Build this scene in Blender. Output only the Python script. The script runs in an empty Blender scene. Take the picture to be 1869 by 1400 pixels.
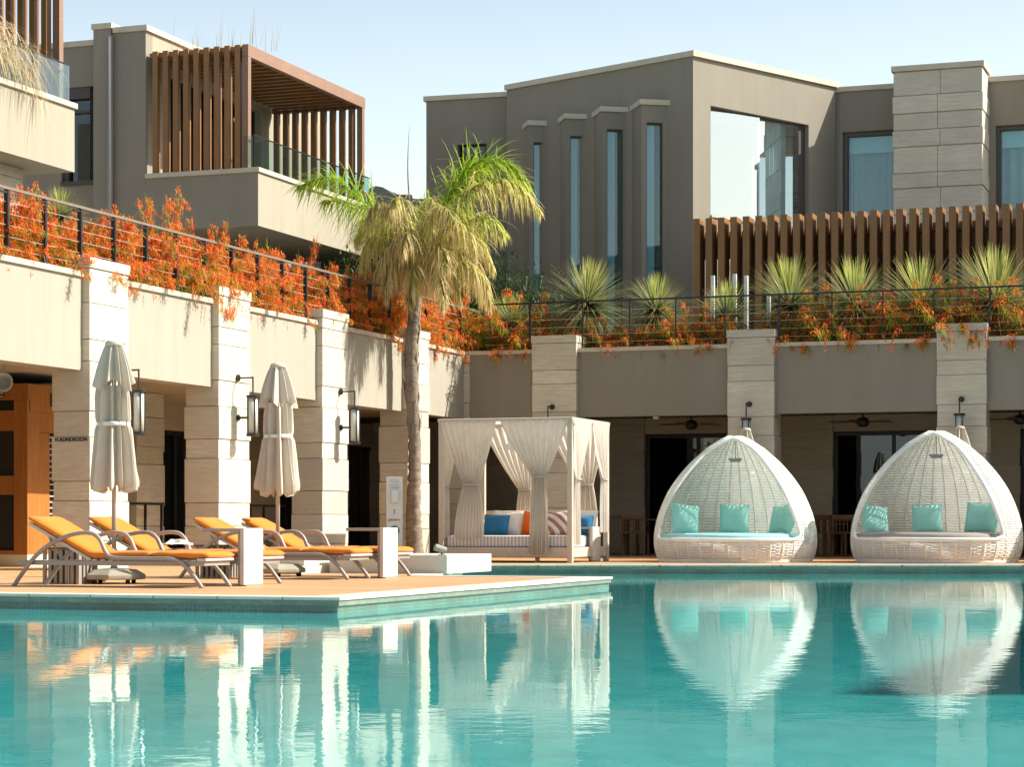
import bpy, math, random
from mathutils import Vector, Matrix, noise as mnoise
R = math.radians
random.seed(7)
SC = bpy.context.scene
COL = SC.collection
F = 3994.0; CX = 934.5; HY = 958.0; CH = 0.62       # camera: focal length and horizon in photo pixels, height in metres
TH = R(19.57)                                        # the two wings stand at this angle to the view
AD = Vector((math.sin(TH), math.cos(TH), 0)); BD = Vector((math.cos(TH), -math.sin(TH), 0))

# ---------------------------------------------------------------- frames
class Frame:
    """local X runs to the right along a facade, Y goes into it, Z is up"""
    def __init__(s, x, y, ang): s.x, s.y, s.a = x, y, ang; s.c, s.s = math.cos(ang), math.sin(ang)
    def u(s, px, v=0.0):
        k = (px-CX)/F
        return (k*(s.y+v*s.c)-s.x+v*s.s)/(s.c-k*s.s)
    def depth(s, u, v=0.0): return s.y+u*s.s+v*s.c
    def z(s, u, v, py): return CH+(HY-py)*s.depth(u, v)/F
    def w(s, u, v, z=0.0): return Vector((s.x+u*s.c-v*s.s, s.y+u*s.s+v*s.c, z))
def ground(px, py, z=0.0):
    Y = (CH-z)*F/(py-HY)
    return Vector(((px-CX)/F*Y, Y, z))

# ---------------------------------------------------------------- mesh builder
class MB:
    def __init__(s): s.v = []; s.f = []; s.c = []; s.tone = None
    def box(s, x0, x1, y0, y1, z0, z1, m=None):
        b = len(s.v)
        P = [(x0,y0,z0),(x1,y0,z0),(x1,y1,z0),(x0,y1,z0),(x0,y0,z1),(x1,y0,z1),(x1,y1,z1),(x0,y1,z1)]
        if m is not None: P = [tuple(m @ Vector(p)) for p in P]
        s.v += P
        s.f += [(b,b+3,b+2,b+1),(b+4,b+5,b+6,b+7),(b,b+1,b+5,b+4),(b+1,b+2,b+6,b+5),(b+2,b+3,b+7,b+6),(b+3,b,b+4,b+7)]
        if s.tone is not None: s.c += [s.tone]*6
        return s
    def poly(s, pts, z0, z1):
        b = len(s.v); n = len(pts)
        s.v += [(p[0],p[1],z0) for p in pts]+[(p[0],p[1],z1) for p in pts]
        s.f += [tuple(b+i for i in reversed(range(n))), tuple(b+n+i for i in range(n))]
        s.f += [(b+i, b+(i+1)%n, b+n+(i+1)%n, b+n+i) for i in range(n)]
        return s
    def quad(s, *p, col=None):
        b = len(s.v); s.v += [tuple(q) for q in p]; s.f.append(tuple(range(b, b+len(p))))
        if col is not None: s.c.append(col)
        return s
    def tube(s, pts, r, n=8, cap=True, flat=1.0):
        pts = [Vector(p) for p in pts]; m = len(pts)
        rr = r if isinstance(r, (list, tuple)) else [r]*m
        b = len(s.v); t0 = (pts[1]-pts[0]).normalized()
        up = Vector((0,0,1)) if abs(t0.z) < .9 else Vector((1,0,0))
        side = t0.cross(up).normalized(); nor = side.cross(t0).normalized()
        for i, p in enumerate(pts):
            a = pts[max(0,i-1)]; c = pts[min(m-1,i+1)]
            t = (c-a).normalized()
            side = (side - t*side.dot(t)).normalized(); nor = side.cross(t).normalized()
            for k in range(n):
                a_ = 2*math.pi*k/n
                q = p+side*(math.cos(a_)*rr[i])+nor*(math.sin(a_)*rr[i]*flat)
                s.v.append(tuple(q))
        for i in range(m-1):
            for k in range(n):
                k2 = (k+1)%n
                s.f.append((b+i*n+k, b+(i+1)*n+k, b+(i+1)*n+k2, b+i*n+k2))
        if cap:
            s.f.append(tuple(b+k for k in range(n))); s.f.append(tuple(b+(m-1)*n+k for k in reversed(range(n))))
        return s
    def lathe(s, prof, n=24, o=(0,0,0), rf=None):
        b = len(s.v); m = len(prof)
        for (r, z) in prof:
            for k in range(n):
                a = 2*math.pi*k/n; q = r*(rf(a, z) if rf else 1)
                s.v.append((o[0]+math.cos(a)*q, o[1]+math.sin(a)*q, o[2]+z))
        for i in range(m-1):
            for k in range(n):
                k2 = (k+1)%n
                s.f.append((b+i*n+k, b+i*n+k2, b+(i+1)*n+k2, b+(i+1)*n+k))
        if prof[0][0] > 1e-4: s.f.append(tuple(b+k for k in reversed(range(n))))
        if prof[-1][0] > 1e-4: s.f.append(tuple(b+(m-1)*n+k for k in range(n)))
        return s
    def grid(s, fn, nu, nv, closed=False):
        b = len(s.v)
        for j in range(nv+1):
            for i in range(nu+1): s.v.append(tuple(fn(i/nu, j/nv)))
        for j in range(nv):
            for i in range(nu):
                q = b+j*(nu+1)+i
                s.f.append((q, q+1, q+nu+2, q+nu+1))
        return s
    def build(s, name, mat, parent=None, smooth=False, bevel=0, auto=False):
        me = bpy.data.meshes.new(name); me.from_pydata(s.v, [], s.f)
        if s.c:
            at = me.color_attributes.new('col', 'FLOAT_COLOR', 'CORNER'); k = 0; L = []
            for i, p in enumerate(me.polygons):
                c = s.c[i]
                if isinstance(c[0], (tuple, list)):
                    for q in range(p.loop_total): L += [c[q][0], c[q][1], c[q][2], 1]
                else: L += [c[0], c[1], c[2], 1]*p.loop_total
            at.data.foreach_set('color', L)
        me.materials.append(mat); me.update()
        if smooth: me.polygons.foreach_set('use_smooth', [True]*len(me.polygons))
        o = bpy.data.objects.new(name, me); COL.objects.link(o)
        if parent is not None: o.parent = parent
        if bevel:
            md = o.modifiers.new('bevel', 'BEVEL'); md.width = bevel; md.segments = 2; md.limit_method = 'ANGLE'; md.angle_limit = R(40)
            if smooth is False: pass
        return o
def tag(o, label=None, cat=None, group=None, kind=None):
    if label: o['label'] = label
    if cat: o['category'] = cat
    if group: o['group'] = group
    if kind: o['kind'] = kind
    return o
def empty(name, loc=(0,0,0), rz=0.0, label=None, cat=None, group=None):
    o = bpy.data.objects.new(name, None); COL.objects.link(o)
    o.location = loc; o.rotation_euler = (0,0,rz); o.empty_display_size = .2
    return tag(o, label, cat, group)
def copy_tree(o, parent=None):
    c = o.copy(); COL.objects.link(c); c.parent = parent
    for ch in list(o.children): copy_tree(ch, c)
    return c

# ---------------------------------------------------------------- materials
def nmat(name):
    m = bpy.data.materials.new(name); m.use_nodes = True
    nt = m.node_tree; nt.nodes.clear()
    out = nt.nodes.new('ShaderNodeOutputMaterial')
    return m, nt, out
def node(nt, t, **kw):
    n = nt.nodes.new(t)
    for k, v in kw.items():
        if k.startswith('i_'):
            key = k[2:].replace('_', ' ')
            n.inputs[key].default_value = v
        else: setattr(n, k, v)
    return n
def coords(nt, scale=(1,1,1), obj=True):
    tc = node(nt, 'ShaderNodeTexCoord'); mp = node(nt, 'ShaderNodeMapping'); mp.inputs['Scale'].default_value = scale
    nt.links.new(tc.outputs['Object' if obj else 'Generated'], mp.inputs['Vector'])
    return mp.outputs['Vector']
def mixc(nt, fac, a, b, mode='MIX'):
    n = node(nt, 'ShaderNodeMix', data_type='RGBA', blend_type=mode)
    for sk, val in ((n.inputs[0], fac), (n.inputs[6], a), (n.inputs[7], b)):
        if hasattr(val, 'links'): nt.links.new(val, sk)
        elif isinstance(val, (int, float)): sk.default_value = val
        else: sk.default_value = (val[0], val[1], val[2], 1)
    return n.outputs[2]
def ramp(nt, src, p0, p1, c0=(0,0,0), c1=(1,1,1)):
    n = node(nt, 'ShaderNodeValToRGB'); e = n.color_ramp.elements
    e[0].position = p0; e[1].position = p1; e[0].color = (*c0, 1); e[1].color = (*c1, 1)
    nt.links.new(src, n.inputs[0]); return n.outputs[0]
def noise(nt, vec, scale, detail=4, rough=.55):
    n = node(nt, 'ShaderNodeTexNoise'); n.inputs['Scale'].default_value = scale; n.inputs['Detail'].default_value = detail; n.inputs['Roughness'].default_value = rough
    nt.links.new(vec, n.inputs['Vector']); return n.outputs[0]
def surf(name, base, rough=.7, var=.12, scale=(1,1,1), ns=3.0, bump=.0, bscale=40, spec=.3, streak=None, metal=0.0, coat=0, fine=None, dirt=None, toned=False):
    """painted / stone / wood surface: base colour with broad noise, optional vertical streaks, fine grain and bump"""
    m, nt, out = nmat(name)
    b = node(nt, 'ShaderNodeBsdfPrincipled')
    b.inputs['Roughness'].default_value = rough; b.inputs['Specular IOR Level'].default_value = spec; b.inputs['Metallic'].default_value = metal
    b.inputs['Coat Weight'].default_value = coat
    v = coords(nt, scale)
    lo = tuple(max(0, c*(1-var)) for c in base); hi = tuple(min(1, c*(1+var)) for c in base)
    c = mixc(nt, ramp(nt, noise(nt, v, ns), .3, .7), lo, hi)
    if streak:                        # (strength, scale xy, scale z)
        v2 = coords(nt, (streak[1], streak[1], streak[2]))
        c = mixc(nt, ramp(nt, noise(nt, v2, 1.0, 5, .6), .35, .75), c, tuple(q*(1-streak[0]) for q in base))
    if fine:                          # (strength, scale vector)
        v3 = coords(nt, fine[1])
        c = mixc(nt, ramp(nt, noise(nt, v3, 1.0, 6, .7), .35, .65), c, tuple(q*(1-fine[0]) for q in base))
    if dirt:
        v4 = coords(nt, (dirt[1],)*3)
        c = mixc(nt, ramp(nt, noise(nt, v4, 1.0, 5, .65), .55, .8), c, dirt[0])
    if toned:
        vc = node(nt, 'ShaderNodeVertexColor'); vc.layer_name = 'col'; c = mixc(nt, 1.0, c, vc.outputs[0], 'MULTIPLY')
    nt.links.new(c, b.inputs['Base Color'])
    if bump:
        bn = node(nt, 'ShaderNodeBump'); bn.inputs['Strength'].default_value = bump; bn.inputs['Distance'].default_value = .01
        vv = coords(nt, (1,1,1) if not fine else fine[1])
        nt.links.new(noise(nt, vv, bscale if not fine else 1.0, 5), bn.inputs['Height']); nt.links.new(bn.outputs[0], b.inputs['Normal'])
    nt.links.new(b.outputs[0], out.inputs[0]); return m
def fabric(name, base, trans=.3, var=.06, weave=0, stripe=None, rough=.9):
    m, nt, out = nmat(name)
    v = coords(nt)
    c = mixc(nt, ramp(nt, noise(nt, v, 5, 4), .3, .7), tuple(q*(1-var) for q in base), tuple(min(1,q*(1+var)) for q in base))
    if stripe:
        w = node(nt, 'ShaderNodeTexWave'); w.wave_type = 'BANDS'; w.bands_direction = stripe[2]; w.inputs['Scale'].default_value = stripe[1]; w.inputs['Distortion'].default_value = .3
        nt.links.new(v, w.inputs['Vector'])
        c = mixc(nt, ramp(nt, w.outputs[0], .45, .6), c, stripe[0])
    d = node(nt, 'ShaderNodeBsdfPrincipled'); d.inputs['Roughness'].default_value = rough; d.inputs['Specular IOR Level'].default_value = .15
    d.inputs['Sheen Weight'].default_value = .15
    nt.links.new(c, d.inputs['Base Color'])
    bn = node(nt, 'ShaderNodeBump'); bn.inputs['Strength'].default_value = .25; bn.inputs['Distance'].default_value = .004
    nt.links.new(noise(nt, v, 90, 3), bn.inputs['Height']); nt.links.new(bn.outputs[0], d.inputs['Normal'])
    if trans:
        t = node(nt, 'ShaderNodeBsdfTranslucent'); nt.links.new(c, t.inputs[0])
        mx = node(nt, 'ShaderNodeMixShader'); mx.inputs[0].default_value = trans
        nt.links.new(d.outputs[0], mx.inputs[1]); nt.links.new(t.outputs[0], mx.inputs[2]); nt.links.new(mx.outputs[0], out.inputs[0])
    else: nt.links.new(d.outputs[0], out.inputs[0])
    return m
def leafmat(name, trans=.35, rough=.5):
    m, nt, out = nmat(name)
    a = node(nt, 'ShaderNodeVertexColor'); a.layer_name = 'col'
    d = node(nt, 'ShaderNodeBsdfPrincipled'); d.inputs['Roughness'].default_value = rough; d.inputs['Specular IOR Level'].default_value = .3
    t = node(nt, 'ShaderNodeBsdfTranslucent'); mx = node(nt, 'ShaderNodeMixShader'); mx.inputs[0].default_value = trans
    nt.links.new(a.outputs[0], d.inputs['Base Color']); nt.links.new(a.outputs[0], t.inputs[0])
    nt.links.new(d.outputs[0], mx.inputs[1]); nt.links.new(t.outputs[0], mx.inputs[2]); nt.links.new(mx.outputs[0], out.inputs[0])
    return m
def glassmat(name, tint=(.9,.97,.97), refl=.15, rough=.01):
    m, nt, out = nmat(name)
    t = node(nt, 'ShaderNodeBsdfTransparent'); t.inputs[0].default_value = (*tint, 1)
    g = node(nt, 'ShaderNodeBsdfGlossy'); g.inputs['Roughness'].default_value = rough; g.inputs[0].default_value = (.84,.94,1,1)
    fr = node(nt, 'ShaderNodeFresnel'); fr.inputs[0].default_value = 1.5
    ad = node(nt, 'ShaderNodeMath', operation='ADD', use_clamp=True); ad.inputs[1].default_value = refl
    nt.links.new(fr.outputs[0], ad.inputs[0])
    ge = node(nt, 'ShaderNodeNewGeometry'); inv = node(nt, 'ShaderNodeMath', operation='SUBTRACT'); inv.inputs[0].default_value = 1; nt.links.new(ge.outputs['Backfacing'], inv.inputs[1])
    ml = node(nt, 'ShaderNodeMath', operation='MULTIPLY'); nt.links.new(ad.outputs[0], ml.inputs[0]); nt.links.new(inv.outputs[0], ml.inputs[1]); ad = ml
    mx = node(nt, 'ShaderNodeMixShader'); nt.links.new(ad.outputs[0], mx.inputs[0])
    nt.links.new(t.outputs[0], mx.inputs[1]); nt.links.new(g.outputs[0], mx.inputs[2]); nt.links.new(mx.outputs[0], out.inputs[0])
    return m
def plain(name, col, rough=.5, metal=0.0, spec=.4):
    m, nt, out = nmat(name); b = node(nt, 'ShaderNodeBsdfPrincipled')
    b.inputs['Roughness'].default_value = rough; b.inputs['Metallic'].default_value = metal; b.inputs['Specular IOR Level'].default_value = spec
    v = coords(nt); nt.links.new(mixc(nt, noise(nt, v, 12, 3), tuple(c*.88 for c in col), tuple(min(1,c*1.1) for c in col)), b.inputs['Base Color'])
    nt.links.new(b.outputs[0], out.inputs[0]); return m

M = {}
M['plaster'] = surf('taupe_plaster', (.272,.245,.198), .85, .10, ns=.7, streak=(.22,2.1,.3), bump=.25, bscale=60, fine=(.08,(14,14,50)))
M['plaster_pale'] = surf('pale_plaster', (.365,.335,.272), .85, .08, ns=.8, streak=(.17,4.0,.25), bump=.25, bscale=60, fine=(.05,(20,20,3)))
M['plaster_mid'] = surf('sunlit_side_plaster', (.36,.325,.25), .85, .08, ns=.8, streak=(.2,3.0,.25), bump=.25, bscale=60, fine=(.05,(20,20,3)))
M['wetstone'] = surf('weathered_pool_lip', (.22,.25,.20), .5, .2, ns=2.5, fine=(.3,(12,12,30)), dirt=((.30,.30,.26),2.0))
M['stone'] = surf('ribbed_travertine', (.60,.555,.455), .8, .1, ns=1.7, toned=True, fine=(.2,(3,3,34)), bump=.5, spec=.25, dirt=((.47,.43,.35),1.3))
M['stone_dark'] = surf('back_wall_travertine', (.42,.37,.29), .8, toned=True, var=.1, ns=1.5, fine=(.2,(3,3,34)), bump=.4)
M['coping'] = surf('coping_stone', (.55,.49,.39), .7, .1, ns=2.5, fine=(.1,(25,25,25)), bump=.2, dirt=((.38,.33,.26),3))
M['poolstone'] = surf('pool_edge_stone', (.66,.61,.53), .55, .08, ns=2.5, fine=(.1,(30,30,30)), bump=.2, dirt=((.5,.45,.38),2.2))
M['block'] = surf('white_render', (.62,.58,.5), .8, .05, ns=2, bump=.2, fine=(.05,(30,30,30)))
M['ceiling'] = surf('ceiling_plaster', (.42,.36,.29), .9, .05, ns=1)
M['ceil_wood'] = surf('ceiling_wood', (.12,.055,.03), .6, .3, ns=1, fine=(.3,(30,2,30)))
M['brown'] = surf('brown_fin_wood', (.27,.13,.046), .5, .16, ns=2, fine=(.22,(30,30,1.2)), bump=.15, spec=.4)
M['fasciawood'] = surf('fascia_wood', (.27,.155,.105), .5, .14, ns=2, fine=(.15,(1.2,1.2,30)), spec=.4)
M['orangewood'] = surf('oiled_orange_wood', (.42,.165,.035), .45, .12, ns=2, fine=(.3,(26,26,1.4)), bump=.15, spec=.4)
M['black'] = plain('black_metal', (.016,.016,.017), .45, 0, .4)
M['bronze'] = plain('dark_bronze', (.035,.03,.026), .4, .3, .5)
M['darkframe'] = plain('window_frame_metal', (.075,.065,.058), .45, .2, .4)
M['pipe'] = plain('downpipe_grey', (.27,.26,.24), .5)
M['tube'] = surf('taupe_powder_tube', (.30,.265,.235), .42, .06, ns=8, spec=.5, coat=.1)
M['tubelight'] = surf('light_panel', (.55,.50,.45), .55, .04, ns=6, fine=(.06,(30,30,3)))
M['cush'] = fabric('orange_cushion', (.62,.195,.02), 0, .08)
M['pipeorange'] = fabric('cushion_piping', (.62,.2,.02), 0, .05)
M['umb'] = fabric('parasol_canvas', (.62,.565,.475), .22, .06)
M['umbpole'] = plain('parasol_pole', (.46,.38,.32), .5)
M['umbbase'] = surf('parasol_base', (.34,.31,.24), .6, .08, ns=6)
M['curtain'] = fabric('cabana_curtain', (.72,.68,.62), .5, .05)
M['cabpost'] = surf('cabana_post', (.50,.43,.36), .55, .05, ns=5)
M['matt'] = fabric('pinstripe_mattress', (.66,.64,.63), 0, .03, stripe=((.42,.40,.40), 5.2, 'X'))
M['linen'] = fabric('linen_headboard', (.58,.45,.32), 0, .05)
M['blue'] = fabric('blue_cushion', (.03,.16,.32), 0, .06)
M['orange'] = fabric('bright_orange_cushion', (.75,.12,.01), 0, .06)
M['white'] = fabric('white_cushion', (.72,.69,.64), 0, .04)
M['pattern'] = fabric('patterned_cushion', (.62,.52,.46), 0, .08, stripe=((.28,.14,.11), 3.5, 'DIAGONAL'))
M['aqua'] = fabric('aqua_cushion', (.34,.68,.66), 0, .05)
M['aquap'] = fabric('aqua_pillow', (.36,.70,.61), 0, .05)
M['taupecush'] = fabric('taupe_seat_pad', (.34,.30,.25), 0, .05)
M['rattan'] = fabric('white_rattan', (.90,.90,.88), .2, .06, rough=.5)
M['rib'] = fabric('cream_rattan_rib', (.90,.85,.72), .15, .05, rough=.5)
M['trunk'] = surf('palm_trunk_bark', (.30,.245,.19), .9, .3, ns=3, fine=(.45,(6,6,22)), bump=.9, dirt=((.09,.065,.05),5))
M['husk'] = surf('palm_husk', (.33,.28,.23), .85, .3, ns=5, fine=(.4,(40,40,5)), bump=.6)
M['leaf'] = leafmat('leaf_tissue', .48)
M['flower'] = leafmat('petal_tissue', .45, .6)
M['winglass'] = glassmat('window_glass', (.72,.84,.84), .34)
M['slitglass'] = glassmat('slit_glass', (.70,.86,.88), .06)
M['railglass'] = glassmat('rail_glass', (.80,.93,.93), .10)
M['doorglass'] = glassmat('door_glass', (.35,.38,.38), .03)
M['room'] = plain('room_dark', (.035,.033,.03), .9, 0, .1)  # near-black, so the darkness of unlit rooms sits in the colour
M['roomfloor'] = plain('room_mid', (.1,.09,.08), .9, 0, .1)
M['sheer'] = fabric('sheer_curtain', (.62,.74,.74), .3, .05)
M['sheerwhite'] = fabric('white_sheer', (.8,.84,.84), .3, .03)
M['rail'] = plain('aged_rail', (.20,.17,.13), .5, .2)
M['blind'] = plain('roller_blind', (.74,.86,.87), .8, 0, .1)
M['darkdrape'] = fabric('dark_drape', (.05,.06,.06), 0, .1)
M['frost'] = plain('frosted_glass', (.52,.54,.50), .35, 0, .5)
M['signwhite'] = plain('sign_white', (.66,.68,.68), .4)
M['signblue'] = plain('sign_blue', (.01,.16,.25), .4)
M['signgrey'] = plain('sign_grey', (.3,.38,.45), .5)
M['signred'] = plain('sign_red', (.55,.12,.06), .5)
M['letter'] = plain('bronze_letter', (.03,.024,.012), .4, .4)
M['spk'] = plain('speaker_grey', (.35,.37,.36), .5)
M['chairwood'] = surf('chair_wood', (.20,.10,.045), .5, .15, ns=4, fine=(.2,(20,20,2)))
M['whitemetal'] = plain('white_paint', (.72,.75,.76), .4)
M['soil'] = surf('planter_soil', (.05,.036,.025), .95, .3, ns=8)
M['pagrass'] = plain('grey_wall_far', (.16,.165,.16), .8)
M['paving'] = surf('terrace_paving', (.38,.34,.28), .8, .08, ns=1)
M['groundm'] = surf('dry_ground', (.26,.22,.16), .95, .2, ns=.2)

def joints(m, size, col):
    nt = m.node_tree; b = [n for n in nt.nodes if n.type == 'BSDF_PRINCIPLED'][0]; l = b.inputs['Base Color'].links[0]; src = l.from_socket
    tc = node(nt, 'ShaderNodeTexCoord'); mp = node(nt, 'ShaderNodeMapping'); mp.inputs['Rotation'].default_value = (0,0,TH); nt.links.new(tc.outputs['Object'], mp.inputs['Vector'])
    br = node(nt, 'ShaderNodeTexBrick'); br.offset = 0
    for k, v in (('Scale',1.0),('Mortar Size',.007),('Brick Width',size),('Row Height',size),('Mortar Smooth',.2)): br.inputs[k].default_value = v
    br.inputs['Color1'].default_value = (1,1,1,1); br.inputs['Color2'].default_value = (.88,.87,.85,1); br.inputs['Mortar'].default_value = (*col,1)
    nt.links.new(mp.outputs[0], br.inputs['Vector']); nt.links.new(mixc(nt, 1.0, src, br.outputs[0], 'MULTIPLY'), b.inputs['Base Color'])
joints(M['poolstone'], .62, (.35,.32,.28))
# plank deck
def deckmat():
    m, nt, out = nmat('teak_deck'); b = node(nt, 'ShaderNodeBsdfPrincipled'); b.inputs['Roughness'].default_value = .6; b.inputs['Specular IOR Level'].default_value = .25
    tc = node(nt, 'ShaderNodeTexCoord'); mp = node(nt, 'ShaderNodeMapping'); mp.inputs['Rotation'].default_value = (0,0,TH); mp.inputs['Scale'].default_value = (1,1,1)
    nt.links.new(tc.outputs['Object'], mp.inputs['Vector'])
    br = node(nt, 'ShaderNodeTexBrick'); br.offset = .37
    for k, val in (('Scale',1.0),('Mortar Size',.006),('Brick Width',2.4),('Row Height',.12),('Mortar Smooth',.1),('Bias',0)): br.inputs[k].default_value = val
    br.inputs['Color1'].default_value = (.50,.285,.135,1); br.inputs['Color2'].default_value = (.60,.37,.19,1); br.inputs['Mortar'].default_value = (.07,.035,.02,1)
    nt.links.new(mp.outputs[0], br.inputs['Vector'])
    mp2 = node(nt, 'ShaderNodeMapping'); mp2.inputs['Rotation'].default_value = (0,0,TH); mp2.inputs['Scale'].default_value = (2,40,1); nt.links.new(tc.outputs['Object'], mp2.inputs['Vector'])
    c = mixc(nt, ramp(nt, noise(nt, mp2.outputs[0], 1, 5), .35, .7, (0,0,0), (.35,.35,.35)), br.outputs[0], (.35,.19,.09))
    nt.links.new(c, b.inputs['Base Color']); nt.links.new(b.outputs[0], out.inputs[0]); return m
M['deck'] = deckmat()
def mosaic():
    m, nt, out = nmat('green_pool_mosaic'); b = node(nt, 'ShaderNodeBsdfPrincipled'); b.inputs['Roughness'].default_value = .35
    v = coords(nt, (1,1,1)); br = node(nt, 'ShaderNodeTexBrick'); br.offset = 0
    sep = node(nt, 'ShaderNodeSeparateXYZ'); cmb = node(nt, 'ShaderNodeCombineXYZ'); ad = node(nt, 'ShaderNodeMath', operation='ADD')
    nt.links.new(v, sep.inputs[0]); nt.links.new(sep.outputs[0], ad.inputs[0]); nt.links.new(sep.outputs[1], ad.inputs[1]); nt.links.new(ad.outputs[0], cmb.inputs[0]); nt.links.new(sep.outputs[2], cmb.inputs[1])
    for k, val in (('Scale',1.0),('Mortar Size',.002),('Brick Width',.025),('Row Height',.025)): br.inputs[k].default_value = val
    br.inputs['Color1'].default_value = (.05,.15,.12,1); br.inputs['Color2'].default_value = (.10,.23,.19,1); br.inputs['Mortar'].default_value = (.2,.25,.22,1)
    nt.links.new(cmb.outputs[0], br.inputs['Vector'])
    c = mixc(nt, ramp(nt, noise(nt, v, 3, 4), .4, .7), br.outputs[0], (.10,.13,.09)); nt.links.new(c, b.inputs['Base Color'])
    nt.links.new(b.outputs[0], out.inputs[0]); return m
M['mosaic'] = mosaic()
def watermat():
    m, nt, out = nmat('pool_water_surface')
    tc = node(nt, 'ShaderNodeTexCoord')
    def mp(sc): 
        q = node(nt, 'ShaderNodeMapping'); q.inputs['Scale'].default_value = sc; nt.links.new(tc.outputs['Object'], q.inputs['Vector']); return q.outputs[0]
    n1 = noise(nt, mp((.8,.8,1)), 1.3, 2, .4); n2 = noise(nt, mp((1,1,1)), 7.0, 3, .5); n3 = noise(nt, mp((1,1,1)), 26.0, 2, .5)
    patch = ramp(nt, noise(nt, mp((.25,.25,1)), 1.0, 2), .42, .62)
    def mul(a, k):
        q = node(nt, 'ShaderNodeMath', operation='MULTIPLY'); nt.links.new(a, q.inputs[0])
        if hasattr(k, 'links'): nt.links.new(k, q.inputs[1])
        else: q.inputs[1].default_value = k
        return q.outputs[0]
    def add(a, b):
        q = node(nt, 'ShaderNodeMath', operation='ADD'); nt.links.new(a, q.inputs[0]); nt.links.new(b, q.inputs[1]); return q.outputs[0]
    h = add(add(mul(n1, .75), mul(n2, .2)), mul(mul(n3, .075), patch))
    bn = node(nt, 'ShaderNodeBump'); bn.inputs['Strength'].default_value = 1.0; bn.inputs['Distance'].default_value = WAVE
    nt.links.new(h, bn.inputs['Height'])
    fr = node(nt, 'ShaderNodeFresnel'); fr.inputs[0].default_value = 1.33
    mx = node(nt, 'ShaderNodeMixShader')
    fm = node(nt, 'ShaderNodeMath', operation='MULTIPLY', use_clamp=True); fm.inputs[1].default_value = REFL
    nt.links.new(fr.outputs[0], fm.inputs[0]); nt.links.new(fm.outputs[0], mx.inputs[0])
    # pool body as opaque colour: mosaic-blue depth with caustic light flecks painted in
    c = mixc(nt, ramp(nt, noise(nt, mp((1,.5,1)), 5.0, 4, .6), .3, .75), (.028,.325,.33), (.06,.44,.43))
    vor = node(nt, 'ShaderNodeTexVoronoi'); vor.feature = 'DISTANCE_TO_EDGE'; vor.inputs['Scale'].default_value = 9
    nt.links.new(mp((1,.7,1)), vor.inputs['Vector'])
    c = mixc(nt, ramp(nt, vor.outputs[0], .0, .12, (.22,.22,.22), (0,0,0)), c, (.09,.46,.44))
    d = node(nt, 'ShaderNodeBsdfDiffuse'); nt.links.new(c, d.inputs[0])
    g = node(nt, 'ShaderNodeBsdfGlossy'); g.inputs['Roughness'].default_value = .02; g.inputs[0].default_value = (.93,1,.98,1); nt.links.new(bn.outputs[0], g.inputs['Normal'])
    nt.links.new(d.outputs[0], mx.inputs[1]); nt.links.new(g.outputs[0], mx.inputs[2]); nt.links.new(mx.outputs[0], out.inputs[0])
    return m
WAVE = .0036; REFL = 1.055
M['water'] = watermat()

# ---------------------------------------------------------------- camera, sun, sky
cam = bpy.data.cameras.new('camera'); co = bpy.data.objects.new('camera', cam); COL.objects.link(co); SC.camera = co
co.location = (0,0,CH); co.rotation_euler = (R(90),0,0)
cam.sensor_width = 36; cam.lens = 36*F/1869; cam.shift_y = (HY-700)/1869; cam.shift_x = -0.0; cam.clip_end = 3000; cam.clip_start = .1
HAZE = 9.8
SE, SUNV = R(39), Vector((.995,.07,0)).normalized()
sd = (SUNV*math.cos(SE)+Vector((0,0,math.sin(SE)))).normalized()
sun = bpy.data.lights.new('sun', 'SUN'); so = bpy.data.objects.new('sun', sun); COL.objects.link(so)
sun.energy = 5.0; sun.angle = R(.5); sun.color = (1,.955,.85); so.rotation_euler = sd.to_track_quat('Z','Y').to_euler()
wd = bpy.data.worlds.new('World'); SC.world = wd; wd.use_nodes = True
wn = wd.node_tree; bg = wn.nodes['Background']
sky = wn.nodes.new('ShaderNodeTexSky'); sky.sky_type = 'NISHITA'; sky.sun_disc = False; sky.sun_elevation = SE
sky.sun_rotation = math.atan2(SUNV.x, SUNV.y); sky.air_density = 1.0; sky.dust_density = 3.0; sky.ozone_density = 1.0
tcw = wn.nodes.new('ShaderNodeTexCoord'); sxy = wn.nodes.new('ShaderNodeSeparateXYZ'); wn.links.new(tcw.outputs['Generated'], sxy.inputs[0])
hr = wn.nodes.new('ShaderNodeValToRGB'); he = hr.color_ramp.elements; he[0].position = 0; he[1].position = .34      # thin summer haze low in the sky
he[0].color = (.57,.59,.55,1); he[1].color = (0,0,0,1); wn.links.new(sxy.outputs[2], hr.inputs[0])
sc_ = wn.nodes.new('ShaderNodeVectorMath'); sc_.operation = 'SCALE'; sc_.inputs[3].default_value = HAZE; wn.links.new(hr.outputs[0], sc_.inputs[0])
av = wn.nodes.new('ShaderNodeVectorMath'); av.operation = 'ADD'; wn.links.new(sky.outputs[0], av.inputs[0]); wn.links.new(sc_.outputs[0], av.inputs[1])
wb_ = wn.nodes.new('ShaderNodeVectorMath'); wb_.operation = 'MULTIPLY'; wb_.inputs[1].default_value = (.98,1.0,.97); wn.links.new(av.outputs[0], wb_.inputs[0]); wn.links.new(wb_.outputs[0], bg.inputs[0]); bg.inputs[1].default_value = .10
SC.view_settings.view_transform = 'Standard'; SC.view_settings.look = 'None'; SC.view_settings.exposure = .8; SC.view_settings.gamma = 1
SC.cycles.max_bounces = 10; SC.cycles.transparent_max_bounces = 16; SC.cycles.use_denoising = True
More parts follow.
